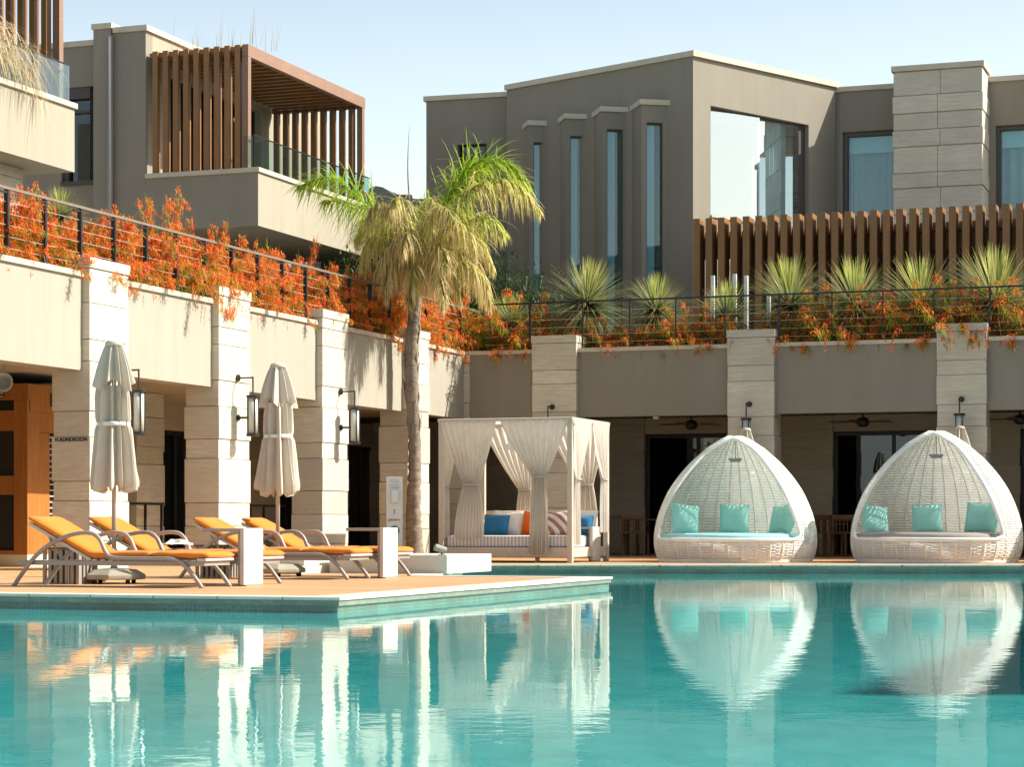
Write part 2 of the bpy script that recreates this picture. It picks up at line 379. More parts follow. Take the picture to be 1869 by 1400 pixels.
# ================================================================ helpers for buildings
def holes_wall(mb, u0, u1, z0, z1, v0, v1, holes=()):
    us = sorted({u0, u1, *[min(max(h[0],u0),u1) for h in holes], *[min(max(h[1],u0),u1) for h in holes]})
    zs = sorted({z0, z1, *[min(max(h[2],z0),z1) for h in holes], *[min(max(h[3],z0),z1) for h in holes]})
    def solid(i, j):
        if i < 0 or j < 0 or i >= len(us)-1 or j >= len(zs)-1: return False
        cu, cz = (us[i]+us[i+1])/2, (zs[j]+zs[j+1])/2
        return not any(h[0] < cu < h[1] and h[2] < cz < h[3] for h in holes)
    for i in range(len(us)-1):
        for j in range(len(zs)-1):
            if not solid(i, j): continue
            a, b, c, d = us[i], us[i+1], zs[j], zs[j+1]
            mb.quad((a,v0,c),(b,v0,c),(b,v0,d),(a,v0,d)); mb.quad((b,v1,c),(a,v1,c),(a,v1,d),(b,v1,d))
            if not solid(i-1,j): mb.quad((a,v1,c),(a,v0,c),(a,v0,d),(a,v1,d))
            if not solid(i+1,j): mb.quad((b,v0,c),(b,v1,c),(b,v1,d),(b,v0,d))
            if not solid(i,j-1): mb.quad((a,v1,c),(b,v1,c),(b,v0,c),(a,v0,c))
            if not solid(i,j+1): mb.quad((a,v0,d),(b,v0,d),(b,v1,d),(a,v1,d))
    return mb
COURSE = [.55,.27,.60,.36,.68,.30,.50,.40]
def stone_pier(mb, u0, u1, v0, v1, z0, z1, seed=0, step=.012, cap=True):
    """courses of split stone, some set back, thin open joints between them"""
    z = z0; k = seed; mb.tone = (1,1,1)
    top = z1-(.14 if cap else 0)
    while z < top-.01:
        h = COURSE[k % len(COURSE)]; e = min(top, z+h)
        if top-e < .08: e = top
        i = step if k % 2 else 0.0
        i += .004*math.sin(k*2.3+seed); tn = 1+.09*math.sin(k*5.1+seed*3.7+u0*2)+.04*math.sin(k*11.3+u0*7); mb.tone = (tn, tn*.995, tn*(.985+.02*math.sin(k*3+u0)))
        mb.box(u0+i, u1-i, v0+i, v1-i, z, e-.010)
        mb.box(u0+.034, u1-.034, v0+.034, v1-.034, e-.010, e)
        z = e; k += 1
    if cap: mb.box(u0-.012, u1+.012, v0-.012, v1+.012, top, z1)
    return mb
def curtain_panel(mb, u0, u1, v, z0, z1, n=7, amp=.04, res=6):
    N = int(n*res)
    def fn(s, t):
        u = u0+(u1-u0)*s
        return (u, v+amp*math.sin(2*math.pi*n*s+.6*math.sin(5*s))*(.7+.3*t), z0+(z1-z0)*t)
    return mb.grid(fn, N, 4)

# ================================================================ ground, pool, decks
tag(MB().box(-400,400,-60,900,-2.2,-1.9).build('ground', M['groundm']), kind='structure')
tag(MB().quad((-40,-12,-.128),(60,-12,-.128),(60,33.6,-.128),(-40,33.6,-.128)).build('pool_water', M['water']), kind='structure')
tag(MB().box(-40,60,-12,36,-1.9,-1.6).build('pool_floor', M['mosaic']), kind='structure')
C0 = Vector((-1.47, 18.45, 0))
def ab(a, b): return C0+AD*a+BD*b
PL = 7.8
Q1 = ab(PL,-2.2); Q2 = Vector((-.75,33.45,0)); FE = 33.45
def strip(pts, w, z0, z1, name, mat, over=.0):
    """mitred strip laid along the inside (left side) of an open polyline"""
    n = len(pts); off = []
    for i in range(n):
        ds = []
        if i > 0: ds.append((pts[i]-pts[i-1]).normalized())
        if i < n-1: ds.append((pts[i+1]-pts[i]).normalized())
        ns = [Vector((-d.y, d.x, 0)) for d in ds]
        m_ = sum(ns, Vector()).normalized(); sc = 1/max(.3, m_.dot(ns[0]))
        off.append(m_*sc)
    mb = MB()
    for i in range(n-1):
        a, b = pts[i]-off[i]*over, pts[i+1]-off[i+1]*over; c, d = pts[i+1]+off[i+1]*w, pts[i]+off[i]*w
        mb.quad((*a.xy,z1),(*b.xy,z1),(*c.xy,z1),(*d.xy,z1)); mb.quad((*a.xy,z0),(*b.xy,z0),(*b.xy,z1),(*a.xy,z1))
        mb.quad((*d.xy,z1),(*c.xy,z1),(*c.xy,z0),(*d.xy,z0)); mb.quad((*d.xy,z0),(*c.xy,z0),(*b.xy,z0),(*a.xy,z0))
        if i == 0: mb.quad((*a.xy,z0),(*a.xy,z1),(*d.xy,z1),(*d.xy,z0))
        if i == n-2: mb.quad((*b.xy,z1),(*b.xy,z0),(*c.xy,z0),(*c.xy,z1))
    return tag(mb.build(name, mat), kind='structure')
# the pool side outline, anticlockwise with the deck on its left
edge = [ab(0,-26), ab(0,0), ab(PL,0), Q1, Q2, Vector((46,FE,0))]
def inset(pts, w):
    n = len(pts); out = []
    for i in range(n):
        ds = []
        if i > 0: ds.append((pts[i]-pts[i-1]).normalized())
        if i < n-1: ds.append((pts[i+1]-pts[i]).normalized())
        ns = [Vector((-d.y, d.x, 0)) for d in ds]; m_ = sum(ns, Vector()).normalized()
        out.append(pts[i]+m_*(w/max(.3, m_.dot(ns[0]))))
    return out
inner = inset(edge, .34)
deckpoly = [tuple(p.xy) for p in inner]+[(46,60),(-60,60),(-60,inner[0].y)]
tag(MB().poly(deckpoly, -.3, 0).build('pool_deck', M['deck']), kind='structure')
strip(edge, .34, -.018, .006, 'pool_coping', M['poolstone'], over=.035)
strip(edge, .33, -.066, -.0181, 'pool_lip', M['wetstone'], over=.02)
strip(edge, .30, -1.7, -.0661, 'pool_riser', M['mosaic'])

# ================================================================ left arcade wing
LW = Frame(-6.545, 27.97, R(90)-TH)
RW = Frame(1.284, 42.9, -TH)
SOF, PT, CT = 2.73, 4.0, 4.08
KV = -.12
lc = []
for a, b in ((165,235),(400,457),(588,637)):
    lc.append(((LW.u(a,KV)+LW.u(b,KV))/2, LW.u(b,KV)-LW.u(a,KV)))
sp = (lc[2][0]-lc[0][0])/2; cw = sum(c[1] for c in lc)/3
lcs = [lc[0][0]-2*sp, lc[0][0]-sp, lc[0][0], lc[1][0], lc[2][0], lc[2][0]+sp, LW.u(845,0)+.42]
print('left columns', [round(x,2) for x in lcs], 'spacing', sp, 'width', cw)
lw = empty('arcade_building', (LW.x, LW.y, 0), LW.a, 'sunlit pale arcade wing with stone piers running along the left of the pool', 'building')
U0, U1 = lcs[0]-.5, lcs[-1]+.45
for i, c in enumerate(lcs):
    w_ = cw/2 if i < len(lcs)-1 else .38
    p = MB(); stone_pier(p, c-w_, c+w_, KV, .47, 0, 4.275 if i < len(lcs)-1 else 4.0, seed=i*3+1); p.build('pier', M['stone'], lw, bevel=.006)
def run(lo, hi, fr_parent, y0, y1, z0, z1, name, mat, bev=0): return MB().box(lo, hi, y0, y1, z0, z1).build(name, mat, fr_parent, bevel=bev)
for i in range(len(lcs)-1):
    a = lcs[i]+cw/2-.03; b = lcs[i+1]-(cw/2 if i < len(lcs)-2 else .38)+.03
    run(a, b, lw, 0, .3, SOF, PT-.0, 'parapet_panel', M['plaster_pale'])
    run(a, b, lw, -.04, .42, PT+.001, CT, 'coping', M['coping'], .008)
run(U0-3, U1+.3, lw, .31, 4.8, 2.86, 3.3, 'ceiling', M['ceiling'])
run(U0-3, U0-2.9, lw, .1, 4.7, 0, 2.85, 'end_wall', M['plaster'])
run(U0, U1+.3, lw, .31, .5, SOF+.02, 2.859, 'beam', M['ceiling'])
run(U0, U1+.3, lw, .5, 1.75, 3.301, 3.92, 'planter_bed', M['soil'])
# back wall: stone between dark glazed doors
bv = 3.7
doors = []
for pxa, pxb in ((300,362),(505,560),(637,700),(236,249)):
    doors.append((LW.u(pxa,bv), LW.u(pxb,bv), -1, 2.35))
bw = MB(); us = sorted(doors)
zz = 0
cur = U0
for d in us+[(U1+.3, None, None, None)]:
    if d[0]-cur > .05: stone_pier(bw, cur, d[0], bv, bv+.35, 0, 2.86, seed=int(cur*3) % 7, step=.012, cap=False)
    if d[1] is None: break
    bw.box(d[0]+.001, d[1]-.001, bv+.05, bv+.35, 2.35, 2.86)
    cur = d[1]
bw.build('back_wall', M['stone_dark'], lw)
for d in us:
    dr = MB().box(d[0]+.03, d[1]-.03, bv+.16, bv+.18, .02, 2.33).build('door', M['doorglass'], lw)
    fr_ = MB()
    for q in (d[0]+.002, (d[0]+d[1])/2-.03, d[1]-.062): fr_.box(q, q+.06, bv+.12, bv+.22, 0, 2.348)
    fr_.box(d[0]+.063, d[1]-.063, bv+.125, bv+.215, 2.27, 2.347)
    fr_.build('door_frame', M['black'], dr)
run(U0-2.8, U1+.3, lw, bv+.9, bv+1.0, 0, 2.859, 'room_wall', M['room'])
# inner free-standing pier seen between the first two piers
a = LW.u(250,2.6); b = a+.95
stone_pier(MB(), a, b, 2.6, 3.1, 0, 2.86, seed=2, cap=False).build('inner_pier', M['stone'], lw, bevel=.006)

# terrace slab above everything (walking level of the garden floor)
tag(MB().poly([tuple(LW.w(U0-3,1.76)[:2]), tuple(LW.w(U1+.3,1.76)[:2]), tuple(RW.w(16,1.76)[:2]), (40,75), (-40,75), (-40,20)], 3.32, 3.62).build('terrace', M['paving']), kind='structure')

# ================================================================ right arcade wing
rcx = [(RW.u(970,KV)+RW.u(1052,KV))/2, (RW.u(1327,KV)+RW.u(1413,KV))/2, (RW.u(1710,KV)+RW.u(1800,KV))/2]
rsp = (rcx[2]-rcx[0])/2; rcs = rcx+[rcx[2]+rsp, rcx[2]+2*rsp]
rcw = RW.u(1413,KV)-RW.u(1327,KV)
RU0 = RW.u(856,0); RU1 = rcs[-1]+.5
print('right columns', [round(x,2) for x in rcs], rcw, RU0)
rw = empty('arcade_building', (RW.x, RW.y, 0), RW.a, 'shaded taupe arcade wing facing the pool behind the two woven pods', 'building')
for i, c in enumerate(rcs):
    stone_pier(MB(), c-rcw/2, c+rcw/2, KV, .5, 0, 4.33, seed=i*4+2).build('pier', M['stone'], rw, bevel=.006)
ed = [RU0-.3]+[x for c in rcs for x in (c-rcw/2+.03, c+rcw/2-.03)]
for i in range(0, len(ed)-1, 2):
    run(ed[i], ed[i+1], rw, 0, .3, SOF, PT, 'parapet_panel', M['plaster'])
    run(ed[i], ed[i+1], rw, -.04, .42, PT+.001, CT, 'coping', M['coping'], .008)
run(RU0-4.4, RU1, rw, .31, 7, 2.9, 3.3, 'ceiling', M['ceil_wood'])
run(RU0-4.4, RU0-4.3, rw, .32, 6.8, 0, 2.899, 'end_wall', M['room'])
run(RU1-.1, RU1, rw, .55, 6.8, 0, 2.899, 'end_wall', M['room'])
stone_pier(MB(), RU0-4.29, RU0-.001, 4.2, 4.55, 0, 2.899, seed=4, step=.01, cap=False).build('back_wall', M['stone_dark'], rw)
run(RU0, RU1, rw, .31, .5, SOF+.02, 2.899, 'beam', M['ceil_wood'])
run(RU0, RU1, rw, .5, 1.75, 3.301, 3.92, 'planter_bed', M['soil'])
rbv = 4.2
rd = [(RW.u(885,rbv), RW.u(962,rbv)), (RW.u(1176,rbv), RW.u(1326,rbv)), (RW.u(1520,rbv), RW.u(1692,rbv)), (RW.u(1862,rbv), RW.u(2010,rbv))]
bw = MB(); cur = RU0
for k, (a, b) in enumerate(rd+[(RU1, None)]):
    stone_pier(bw, cur, a, rbv, rbv+.35, 0, 2.9, seed=k*2+1, step=.01, cap=False)
    if b is None: break
    bw.box(a+.001, b-.001, rbv+.05, rbv+.35, 2.56, 2.9); cur = b
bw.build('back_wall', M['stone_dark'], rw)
for (a, b) in rd:
    g = MB().box(a+.03, b-.03, rbv+.16, rbv+.18, .02, 2.53).build('door', M['doorglass'], rw)
    f_ = MB()
    for q in (a+.002, a+(b-a)*.62, b-.072): f_.box(q, q+.07, rbv+.12, rbv+.22, 0, 2.555)
    f_.box(a+.073, b-.073, rbv+.125, rbv+.215, 2.47, 2.553); f_.build('door_frame', M['black'], g)
    curtain_panel(MB(), a+.05, a+(b-a)*.55, rbv+.45, .03, 2.5, n=9, amp=.05).build('drape', M['darkdrape'], g, smooth=True)
    MB().box(a+(b-a)*.62-.06, a+(b-a)*.62-.035, rbv+.07, rbv+.1, .9, 1.5).build('handle', M['umbpole'], g)
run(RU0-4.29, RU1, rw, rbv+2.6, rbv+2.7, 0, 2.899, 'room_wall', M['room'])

# ================================================================ wooden kiosk in the left arcade
kc = LW.u(50, 1.87)
kd = empty('wooden_kiosk', (LW.x, LW.y, 0), LW.a, 'orange wood kiosk with dark panels and louvres in the left arcade', 'kiosk')
ku1 = kc+2.6
MB().box(kc, ku1, 1.87, 3.55, 0, .18).build('plinth', M['block'], kd)
f_ = MB(); f_.box(kc+.06, ku1-.04, 1.93, 3.5, .181, 2.7); f_.build('cabinet', M['room'], kd)
# end face (towards the viewer): frame of boards
f_ = MB(); x0, x1 = kc, kc+.055
for (y0, y1) in ((1.87,2.10),(2.95,3.18),(3.36,3.55)): f_.box(x0, x1, y0, y1, .182, 2.45)
for (z0, z1) in ((.182,.24),(1.06,1.34),(2.0,2.30)): f_.box(x0+.006, x1, 2.101, 2.949, z0, z1)
f_.box(x0-.01, x1, 1.85, 3.55, 2.451, 2.69); f_.build('end_frame', M['orangewood'], kd, bevel=.004)
f_ = MB(); f_.box(kc-.013, kc-.0105, 2.25, 2.7, 2.5, 2.62); f_.build('vent', M['black'], kd)
f_ = MB(); f_.box(kc-.018, kc-.0135, 2.27, 2.68, 2.545, 2.56); f_.box(kc-.018, kc-.0135, 2.27, 2.68, 2.505, 2.515); f_.build('vent_slat', M['whitemetal'], kd)
# pool face: frame and louvred door
f_ = MB(); y0, y1 = 1.87, 1.925
lu0, lu1 = kc+.62, ku1-.2
f_.box(kc+.056, kc+.30, y0, y1, .182, 2.28)
f_.box(kc+.306, lu0, y0+.006, y1, .182, 1.98); f_.box(kc+.306, ku1-.02, y0+.006, y1, 1.985, 2.28)
f_.box(kc+.056, ku1, y0-.012, y1, 2.281, 2.69); f_.box(lu1, ku1, y0+.004, y1, .182, 1.984); f_.box(lu0+.001, lu1-.001, y0+.01, y1, .182, .3)
f_.build('side_frame', M['orangewood'], kd, bevel=.004)
f_ = MB()
for i in range(19):
    z = .33+i*.088
    f_.box(lu0+.001, lu1-.001, y0+.012, y0+.05, z, z+.022)
f_.build('louvre', M['umbpole'], kd)
f_ = MB(); f_.box(kc+.6, kc+1.1, y0-.017, y0-.0125, 2.38, 2.58); f_.build('vent', M['black'], kd)
f_ = MB()
for z in (2.43, 2.49): f_.box(kc+.62, kc+1.08, y0-.022, y0-.0175, z, z+.012)
f_.build('vent_slat', M['chairwood'], kd)

# ================================================================ upper left building (with box balconies)
UL = Frame(-7.867, 47.0, -TH)
ul = empty('hotel_building', (UL.x, UL.y, 0), UL.a, 'taupe guest block with slatted brown box balcony, top left behind the orange flowers', 'building')
def ulz(u, v, y): return UL.z(u, v, y)
uA = UL.u(100, .3)-.6
wz0 = UL.z(UL.u(145,.35), .35, 338); wz1 = UL.z(UL.u(145,.35), .35, 158)
wu0, wu1 = UL.u(112,.35), UL.u(173,.35)
ROOF = 11.36
pu0, pu1 = UL.u(173,-.0), UL.u(205,-.0)
bl = MB()
holes_wall(bl, uA-3, pu0-.001, 3.6, 11.1, .35, .65, [(wu0, wu1, wz0, wz1)])
bl.build('wall', M['plaster'], ul)
MB().box(pu0, pu1, -.06, .64, 3.6, ROOF-.02).build('pilaster', M['plaster'], ul)
MB().tube([(UL.u(203)+.03,-.1,3.6),(UL.u(203)+.03,-.1,ROOF-.2)], .06, 10).build('downpipe', M['pipe'], ul, smooth=True)
MB().box(pu1+.001, 0, 0, .3, 3.6, ROOF-.12).build('wall', M['plaster'], ul)
# pool-facing wall behind the balcony
sw = MB()
b_ = len(sw.v)
def side_wall(parent, v0, v1, hol, mat, name='side_wall'):
    mb = MB(); holes_wall(mb, v0, v1, 3.6, ROOF-.12, 0, .3, hol)
    # turn: local facade X -> building Y(v), depth goes to -u
    mb.v = [(-p[1], p[0], p[2]) for p in mb.v]
    return mb.build(name, mat, parent)
side_wall(ul, .301, 9.0, [(.9,5.6,8.3,10.5),(.4,8.6,3.62,6.9)], M['plaster_mid'])
gl = MB().box(-.2,-.17,.9,5.6,8.3,10.5).build('balcony_door', M['doorglass'], ul)
MB().box(.2,4.5,8.6,8.7,3.6,7.9).build('dark_gap_panel', M['room'], ul)  # dark sheet added to fill the gap below the balcony with shade
MB().box(-.2,-.17,.4,8.6,3.62,6.9).build('ground_shade_glass', M['doorglass'], ul)  # dark glass put here to carry the deep shade under the balcony
MB().box(-1.6,-1.5,.4,8.6,3.6,11).build('room_wall', M['room'], ul)
# roof copings
cp = MB(); cp.box(pu1+.04, .06, -.06, .36, ROOF-.119, ROOF); cp.box(-.36, .06, .361, 9.0, ROOF-.119, ROOF)
cp.build('coping', M['coping'], ul)
cp = MB(); cp.box(uA-3, pu0-.03, .29, .7, 11.101, 11.22); cp.box(pu0-.03, pu1+.035, -.1, .7, ROOF-.019, ROOF+.1); cp.build('coping', M['coping'], ul)
MB().box(uA-3, -.31, .66, 8.9, 10.9, 11.0).build('roof', M['plaster'], ul)
MB().box(uA-3, -.01, 8.9, 9.2, 3.6, 11.1).build('rear_wall', M['plaster'], ul)
# stair window in the recess
wn_ = MB().box(wu0+.12, wu1-.03, .52, .54, wz0+.1, wz1-.05).build('window', M['doorglass'], ul)
f_ = MB(); f_.box(wu0+.001, wu1-.001, .40, .5, wz1-.25, wz1-.001); f_.box(wu0+.001, wu0+.14, .42, .56, wz0+.05, wz1-.26); f_.box(wu0+.14, wu1-.001, .45, .5, wz0+1.6, wz0+1.66)
f_.box(wu0+.001, wu1-.001, .3, .6, wz0+.001, wz0+.09); f_.build('window_frame', M['darkframe'], wn_)
f_ = MB()
for k in range(5):
    x = wu0+.2+k*.22
    f_.box(x, x+.11, .75, .95, wz0+.1, wz0+3.2)
f_.build('wood_slat', M['orangewood'], ul)
MB().box(uA, -.31, 1.5, 1.6, 3.6, 10.8).build('room_wall', M['roomfloor'], ul)

def slat_balcony(v0, root, full=True):
    """box balcony: plaster tray, brown slatted box, glass rail; v0 = near end"""
    E = 2.66; D = 6.15; z0, z1 = 6.93, 8.06
    def bx(mb, a, b, c, d, e, f): mb.box(a, b, v0+c, v0+d, e, f)
    mb = MB(); bx(mb, .002, E, .002, D, z0, z0+.35); bx(mb, .002, E-.25, .002, .25, z0+.351, z1); bx(mb, E-.249, E, .002, D, z0+.351, z1); bx(mb, .002, E-.25, D-.25, D, z0+.351, z1)
    o = mb.build('balcony_tray', M['plaster'], root)
    # the long side's sunlit brightness is put into a paler plaster skin
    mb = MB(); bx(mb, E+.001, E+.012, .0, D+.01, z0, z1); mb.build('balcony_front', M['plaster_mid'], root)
    mb = MB(); bx(mb, -.0+.003, E-.27, -.05, .3, z1+.001, z1+.1); bx(mb, E-.269, E+.06, -.05, D+.05, z1+.001, z1+.1); bx(mb, .003, E-.27, D-.3, D+.05, z1+.001, z1+.1)
    mb.build('balcony_coping', M['coping'], root, bevel=.01)
    if full:
        zt = 10.78; PE = 2.42
        mb = MB(); bx(mb, .06, PE, .06, D-.02, zt-.12, zt-.02); mb.build('pergola_ceiling', M['brown'], root)
        mb = MB(); bx(mb, PE-.12, PE+.02, .0, D+.06, zt-.26, zt); bx(mb, .06, PE-.121, D-.1, D+.06, zt-.26, zt-.01)
        for vv in (0.0, D-.12): bx(mb, PE-.12, PE+.02, vv, vv+.14, z1+.101, zt-.261)
        mb.build('pergola_frame', M['fasciawood'], root, bevel=.006)
        n = 9
        for end in (0, 1):
            for k in range(n):
                a = .16+k*(PE-.36)/(n-.6)
                mb = MB()
                if end == 0: bx(mb, a, a+.125, .0, .13, z1+.101, zt+.0)
                else: bx(mb, a, a+.11, D-.22, D-.05, z1+.101, zt-.262)
                mb.build('fin', M['brown'], root, bevel=.004)
        mb = MB()
        for k in range(16):
            bx(mb, .3, PE-.15, .5+k*.35, .62+k*.35, zt-.24, zt-.121)
        mb.build('ceiling_batten', M['brown'], root)
    # glass rail
    mb = MB()
    for k in range(5):
        a = .03+k*(D/5); bx(mb, E-.1, E-.088, a, a+D/5-.03, z1+.101, z1+.78)
    bx(mb, E-.33, E-.11, .0, .012, z1+.101, z1+.78)
    bx(mb, 2.5-.35, E-.11, D+.0, D+.012, z1+.101, z1+.78)
    mb.build('glass_rail', M['railglass'], root)
    mb = MB(); bx(mb, E-.112, E-.076, .0, D+.03, z1+.781, z1+.80); mb.build('top_rail', M['bronze'], root)
slat_balcony(0.0, ul)
# sunlit end of the block below the balcony seen at far left, plus second balcony block
ub = empty('hotel_building', (UL.x, UL.y, 0), UL.a, 'nearer pale balcony block cropped by the top left corner', 'building')
slat_balcony(-13.55, ub)
mb = MB(); mb.box(-7,-.02,-15,-7.9,3.62,11.2); mb.build('wall', M['plaster_pale'], ub)
mb = MB(); stone_pier(mb, 1.15, 2.0, -8.9, -8.0, 3.63, 6.93, seed=1, cap=False); mb.build('pier', M['stone'], ub)
mb = MB(); mb.box(.0,1.1,-10.5,-8.3,3.63,6.92); mb.build('wall', M['plaster_pale'], ub)

# ================================================================ upper right block
CC = Vector((4.137, 50.0)); ZR = 11.46
dS = Vector((.726,.688)).normalized(); aS = math.atan2(dS.y, dS.x)
dH = Vector((.737,-.676)).normalized(); aH = math.atan2(dH.y, dH.x)
LS = 5.21; LH = 5.79
CS = Frame(CC.x, CC.y, aS); CHf = Frame(CC.x-dH.x*LH, CC.y-dH.y*LH, aH)
cl0 = Vector(((778-CX)/F*54.9, 54.9)); cl1 = Vector(((925-CX)/F*54.3, 54.3)); dl = (cl1-cl0); LL = dl.length
CL = Frame(cl0.x, cl0.y, math.atan2(dl.y, dl.x))
ur = empty('hotel_building', (0,0,0), 0, 'taupe angular villa block with large window and four fin windows, top right', 'building')
def sub(fr, name): # wall-group frame helper: transforms local builder into world coordinates
    return Matrix.Translation((fr.x, fr.y, 0)) @ Matrix.Rotation(fr.a, 4, 'Z')
def inframe(mb, fr):
    m = sub(fr, ''); mb.v = [tuple(m @ Vector(p)) for p in mb.v]; return mb
# sun face with the big window
w0, w1 = CS.u(1297,.0), CS.u(1476,.0)
zt_ = CS.z(w0,0,192); zb_ = CS.z(w0,0,396)
def fbuild(mb, fr, name, mat, parent, **k):
    o = mb.build(name, mat, None, **k); o.location = (fr.x, fr.y, 0); o.rotation_euler = (0,0,fr.a); o.parent = parent
    return o
fbuild(holes_wall(MB(), .001, LS, 3.6, ZR-.13, 0, .35, [(w0,w1,zb_,zt_)]), CS, 'wall', M['plaster'], ur)
mu = CS.u(1381,.2)
gm = MB()
for (ga, gb) in ((w0+.04, mu-.031), (mu+.031, w1-.241)):      # two panes, each tilted so the glass reflects bright sky
    tl = math.tan(R(6)); gm.v += [(ga,.27,zb_+.05),(gb,.27-(gb-ga)*tl,zb_+.05),(gb,.27-(gb-ga)*tl,zt_-.04),(ga,.27,zt_-.04)]; q = len(gm.v)-4; gm.f.append((q,q+1,q+2,q+3))
g = fbuild(gm, CS, 'window', M['winglass'], ur)
f_ = MB()
f_.box(w0+.001, w0+.04, .17, .26, zb_+.001, zt_-.001); f_.box(mu-.03, mu+.03, .17, .26, zb_+.05, zt_-.04); f_.box(w1-.24, w1-.001, .12, .3, zb_+.001, zt_-.001)
f_.box(w0+.041, w1-.241, .17, .26, zt_-.04, zt_-.001)
def fsub(mb, fr, name, mat, parent, **k):   # sub-part of a part that already carries the frame
    return mb.build(name, mat, parent, **k)
fsub(f_, CS, 'window_frame', M['darkframe'], g)
fsub(MB().box(w0+.001, w1-.25, -.04, .17, zb_+.001, zb_+.05), CS, 'sill', M['coping'], g)
fsub(curtain_panel(MB(), w0+.05, w0+.5, .5, zb_, zt_, 4, .05), CS, 'curtain', M['sheerwhite'], g, smooth=True)
fsub(curtain_panel(MB(), w1-1.0, w1-.3, .5, zb_, zt_, 5, .05), CS, 'curtain', M['sheer'], g, smooth=True)
fbuild(MB().box(.4, LS-.3, 2.4, 2.5, 7.3, 10.6), CS, 'room_wall', M['room'], ur)
# shade face
fbuild(holes_wall(MB(), 0, LH, 3.6, ZR-.13, 0, .34, []), CHf, 'wall', M['plaster'], ur)
cp = MB(); cp.box(-.02, LH+.07, -.07, .38, ZR-.129, ZR); fbuild(cp, CHf, 'coping', M['coping'], ur)
cp = MB(); cp.box(.075, LS+.05, -.07, .4, ZR-.128, ZR-.001); fbuild(cp, CS, 'coping', M['coping'], ur)
# left wall, right walls
fbuild(holes_wall(MB(), 0, LL+.3, 3.6, 11.25, 0, .4, [(CL.u(835,0), CL.u(888,0), CL.z(.8,0,345), CL.z(.8,0,264))]), CL, 'wall', M['plaster'], ur)
fbuild(MB().box(CL.u(838,.2), CL.u(885,.2), .2, .22, CL.z(.8,0,345), CL.z(.8,0,264)), CL, 'window', M['doorglass'], ur)
fbuild(MB().box(-.06, LL+.2, -.06, .45, 11.251, 11.37), CL, 'coping', M['coping'], ur)
e1 = CC+dS*LS
WR = Frame(e1.x+.1, e1.y+.05, -TH)
wr1 = WR.u(1630,0); 
zr_ = 11.35
wa0, wa1 = WR.u(1538,0), WR.u(1636,0); za0, za1 = WR.z(wa0,0,395), WR.z(wa0,0,241)
wb0, wb1 = WR.u(1817,0), WR.u(1817,0)+2.4; zb1 = WR.z(wb0,0,229); zb0 = za0
RWL = 12.0
fbuild(holes_wall(MB(), 0, RWL, 3.6, zr_-.12, 0, .35, [(wa0,wa1,za0,za1),(wb0,wb1,zb0,zb1)]), WR, 'wall', M['plaster'], ur)
fbuild(MB().box(-.6, -.001, .02, .3, 3.6, zr_-.13), WR, 'wall', M['plaster'], ur)
fbuild(MB().box(-.35, -.001, -.03, .38, zr_-.1291, zr_-.004), WR, 'coping', M['coping'], ur)
fbuild(MB().box(.0, RWL+.05, -.06, .4, zr_-.119, zr_), WR, 'coping', M['coping'], ur)
for (a, b, c, d) in ((wa0,wa1,za0,za1),(wb0,wb1,zb0,zb1)):
    g = fbuild(MB().box(a+.1, b-.02, .2, .215, c+.02, d-.1), WR, 'window', M['slitglass'], ur)
    f_ = MB(); f_.box(a+.001, a+.1, .1, .27, c+.001, d-.001); f_.box(a+.101, b-.001, .1, .27, d-.1, d-.001); fsub(f_, WR, 'window_frame', M['darkframe'], g)
    fsub(MB().box(a+.12, b-.03, .3, .315, d-.5, d-.1), WR, 'blind', M['blind'], g)
    fsub(curtain_panel(MB(), a+.12, b-.03, .42, c, d-.12, 8, .05), WR, 'curtain', M['sheer'], g, smooth=True)
fbuild(MB().box(wa0-.4, RWL-.3, 1.6, 1.7, 7.0, 11), WR, 'room_wall', M['room'], ur)
# stone tower
TV = -1.15
t0, t1 = WR.u(1629,TV), WR.u(1794,TV)
tz = WR.z(t0,TV,121)
tw = MB(); tw.tone = (1,1,1); z = 6.6; hs = [.42,.62,.36,.62,.36,.62,.40,.40]
k = 0
while z < tz-.14:
    h = hs[k % 8]; e = min(tz-.13, z+h)
    if tz-.13-e < .1: e = tz-.13
    i = .02 if k % 2 else 0
    mid = t0+(t1-t0)*(.50 if k % 3 else .53)
    tn = 1+.06*math.sin(k*4.1); tw.tone = (tn,tn,tn)
    tw.box(t0+i, mid-.004, TV+i, .1, z, e-.022); tw.box(mid+.004, t1-i, TV+i, .1, z, e-.022); tw.box(t0+.05, t1-.05, TV+.05, .1, e-.022, e); z = e; k += 1
fbuild(tw, WR, 'stone_tower', M['stone'], ur, bevel=.008)
fbuild(MB().box(t0-.03, t1+.03, TV-.03, .12, tz-.129, tz), WR, 'tower_cap', M['coping'], ur)
# body behind the fronts: roof and rear
P_ = [CL.w(0,.45), CL.w(LL,.45), CHf.w(.3,.45), CC.to_3d()+Vector((0,.6,0)), CS.w(LS,.5), WR.w(.2,.45), WR.w(RWL,.45), WR.w(RWL,9), CL.w(0,8)]
P_ = [(p[0],p[1]) for p in P_]
fl = MB().poly(P_, 10.9, 11.0); fl.build('roof', M['plaster'], ur)
fl = MB().poly(P_, 6.9, 7.1); fl.build('floor_slab', M['roomfloor'], ur)
mb = MB(); q0, q1 = CL.w(0,.41), CL.w(0,8)
fbuild(MB().box(0, .35, .401, 8, 3.6, 11.25), CL, 'wall', M['plaster'], ur)
fbuild(MB().box(RWL-.3, RWL, .351, 9, 3.6, 11.2), WR, 'wall', M['plaster'], ur)
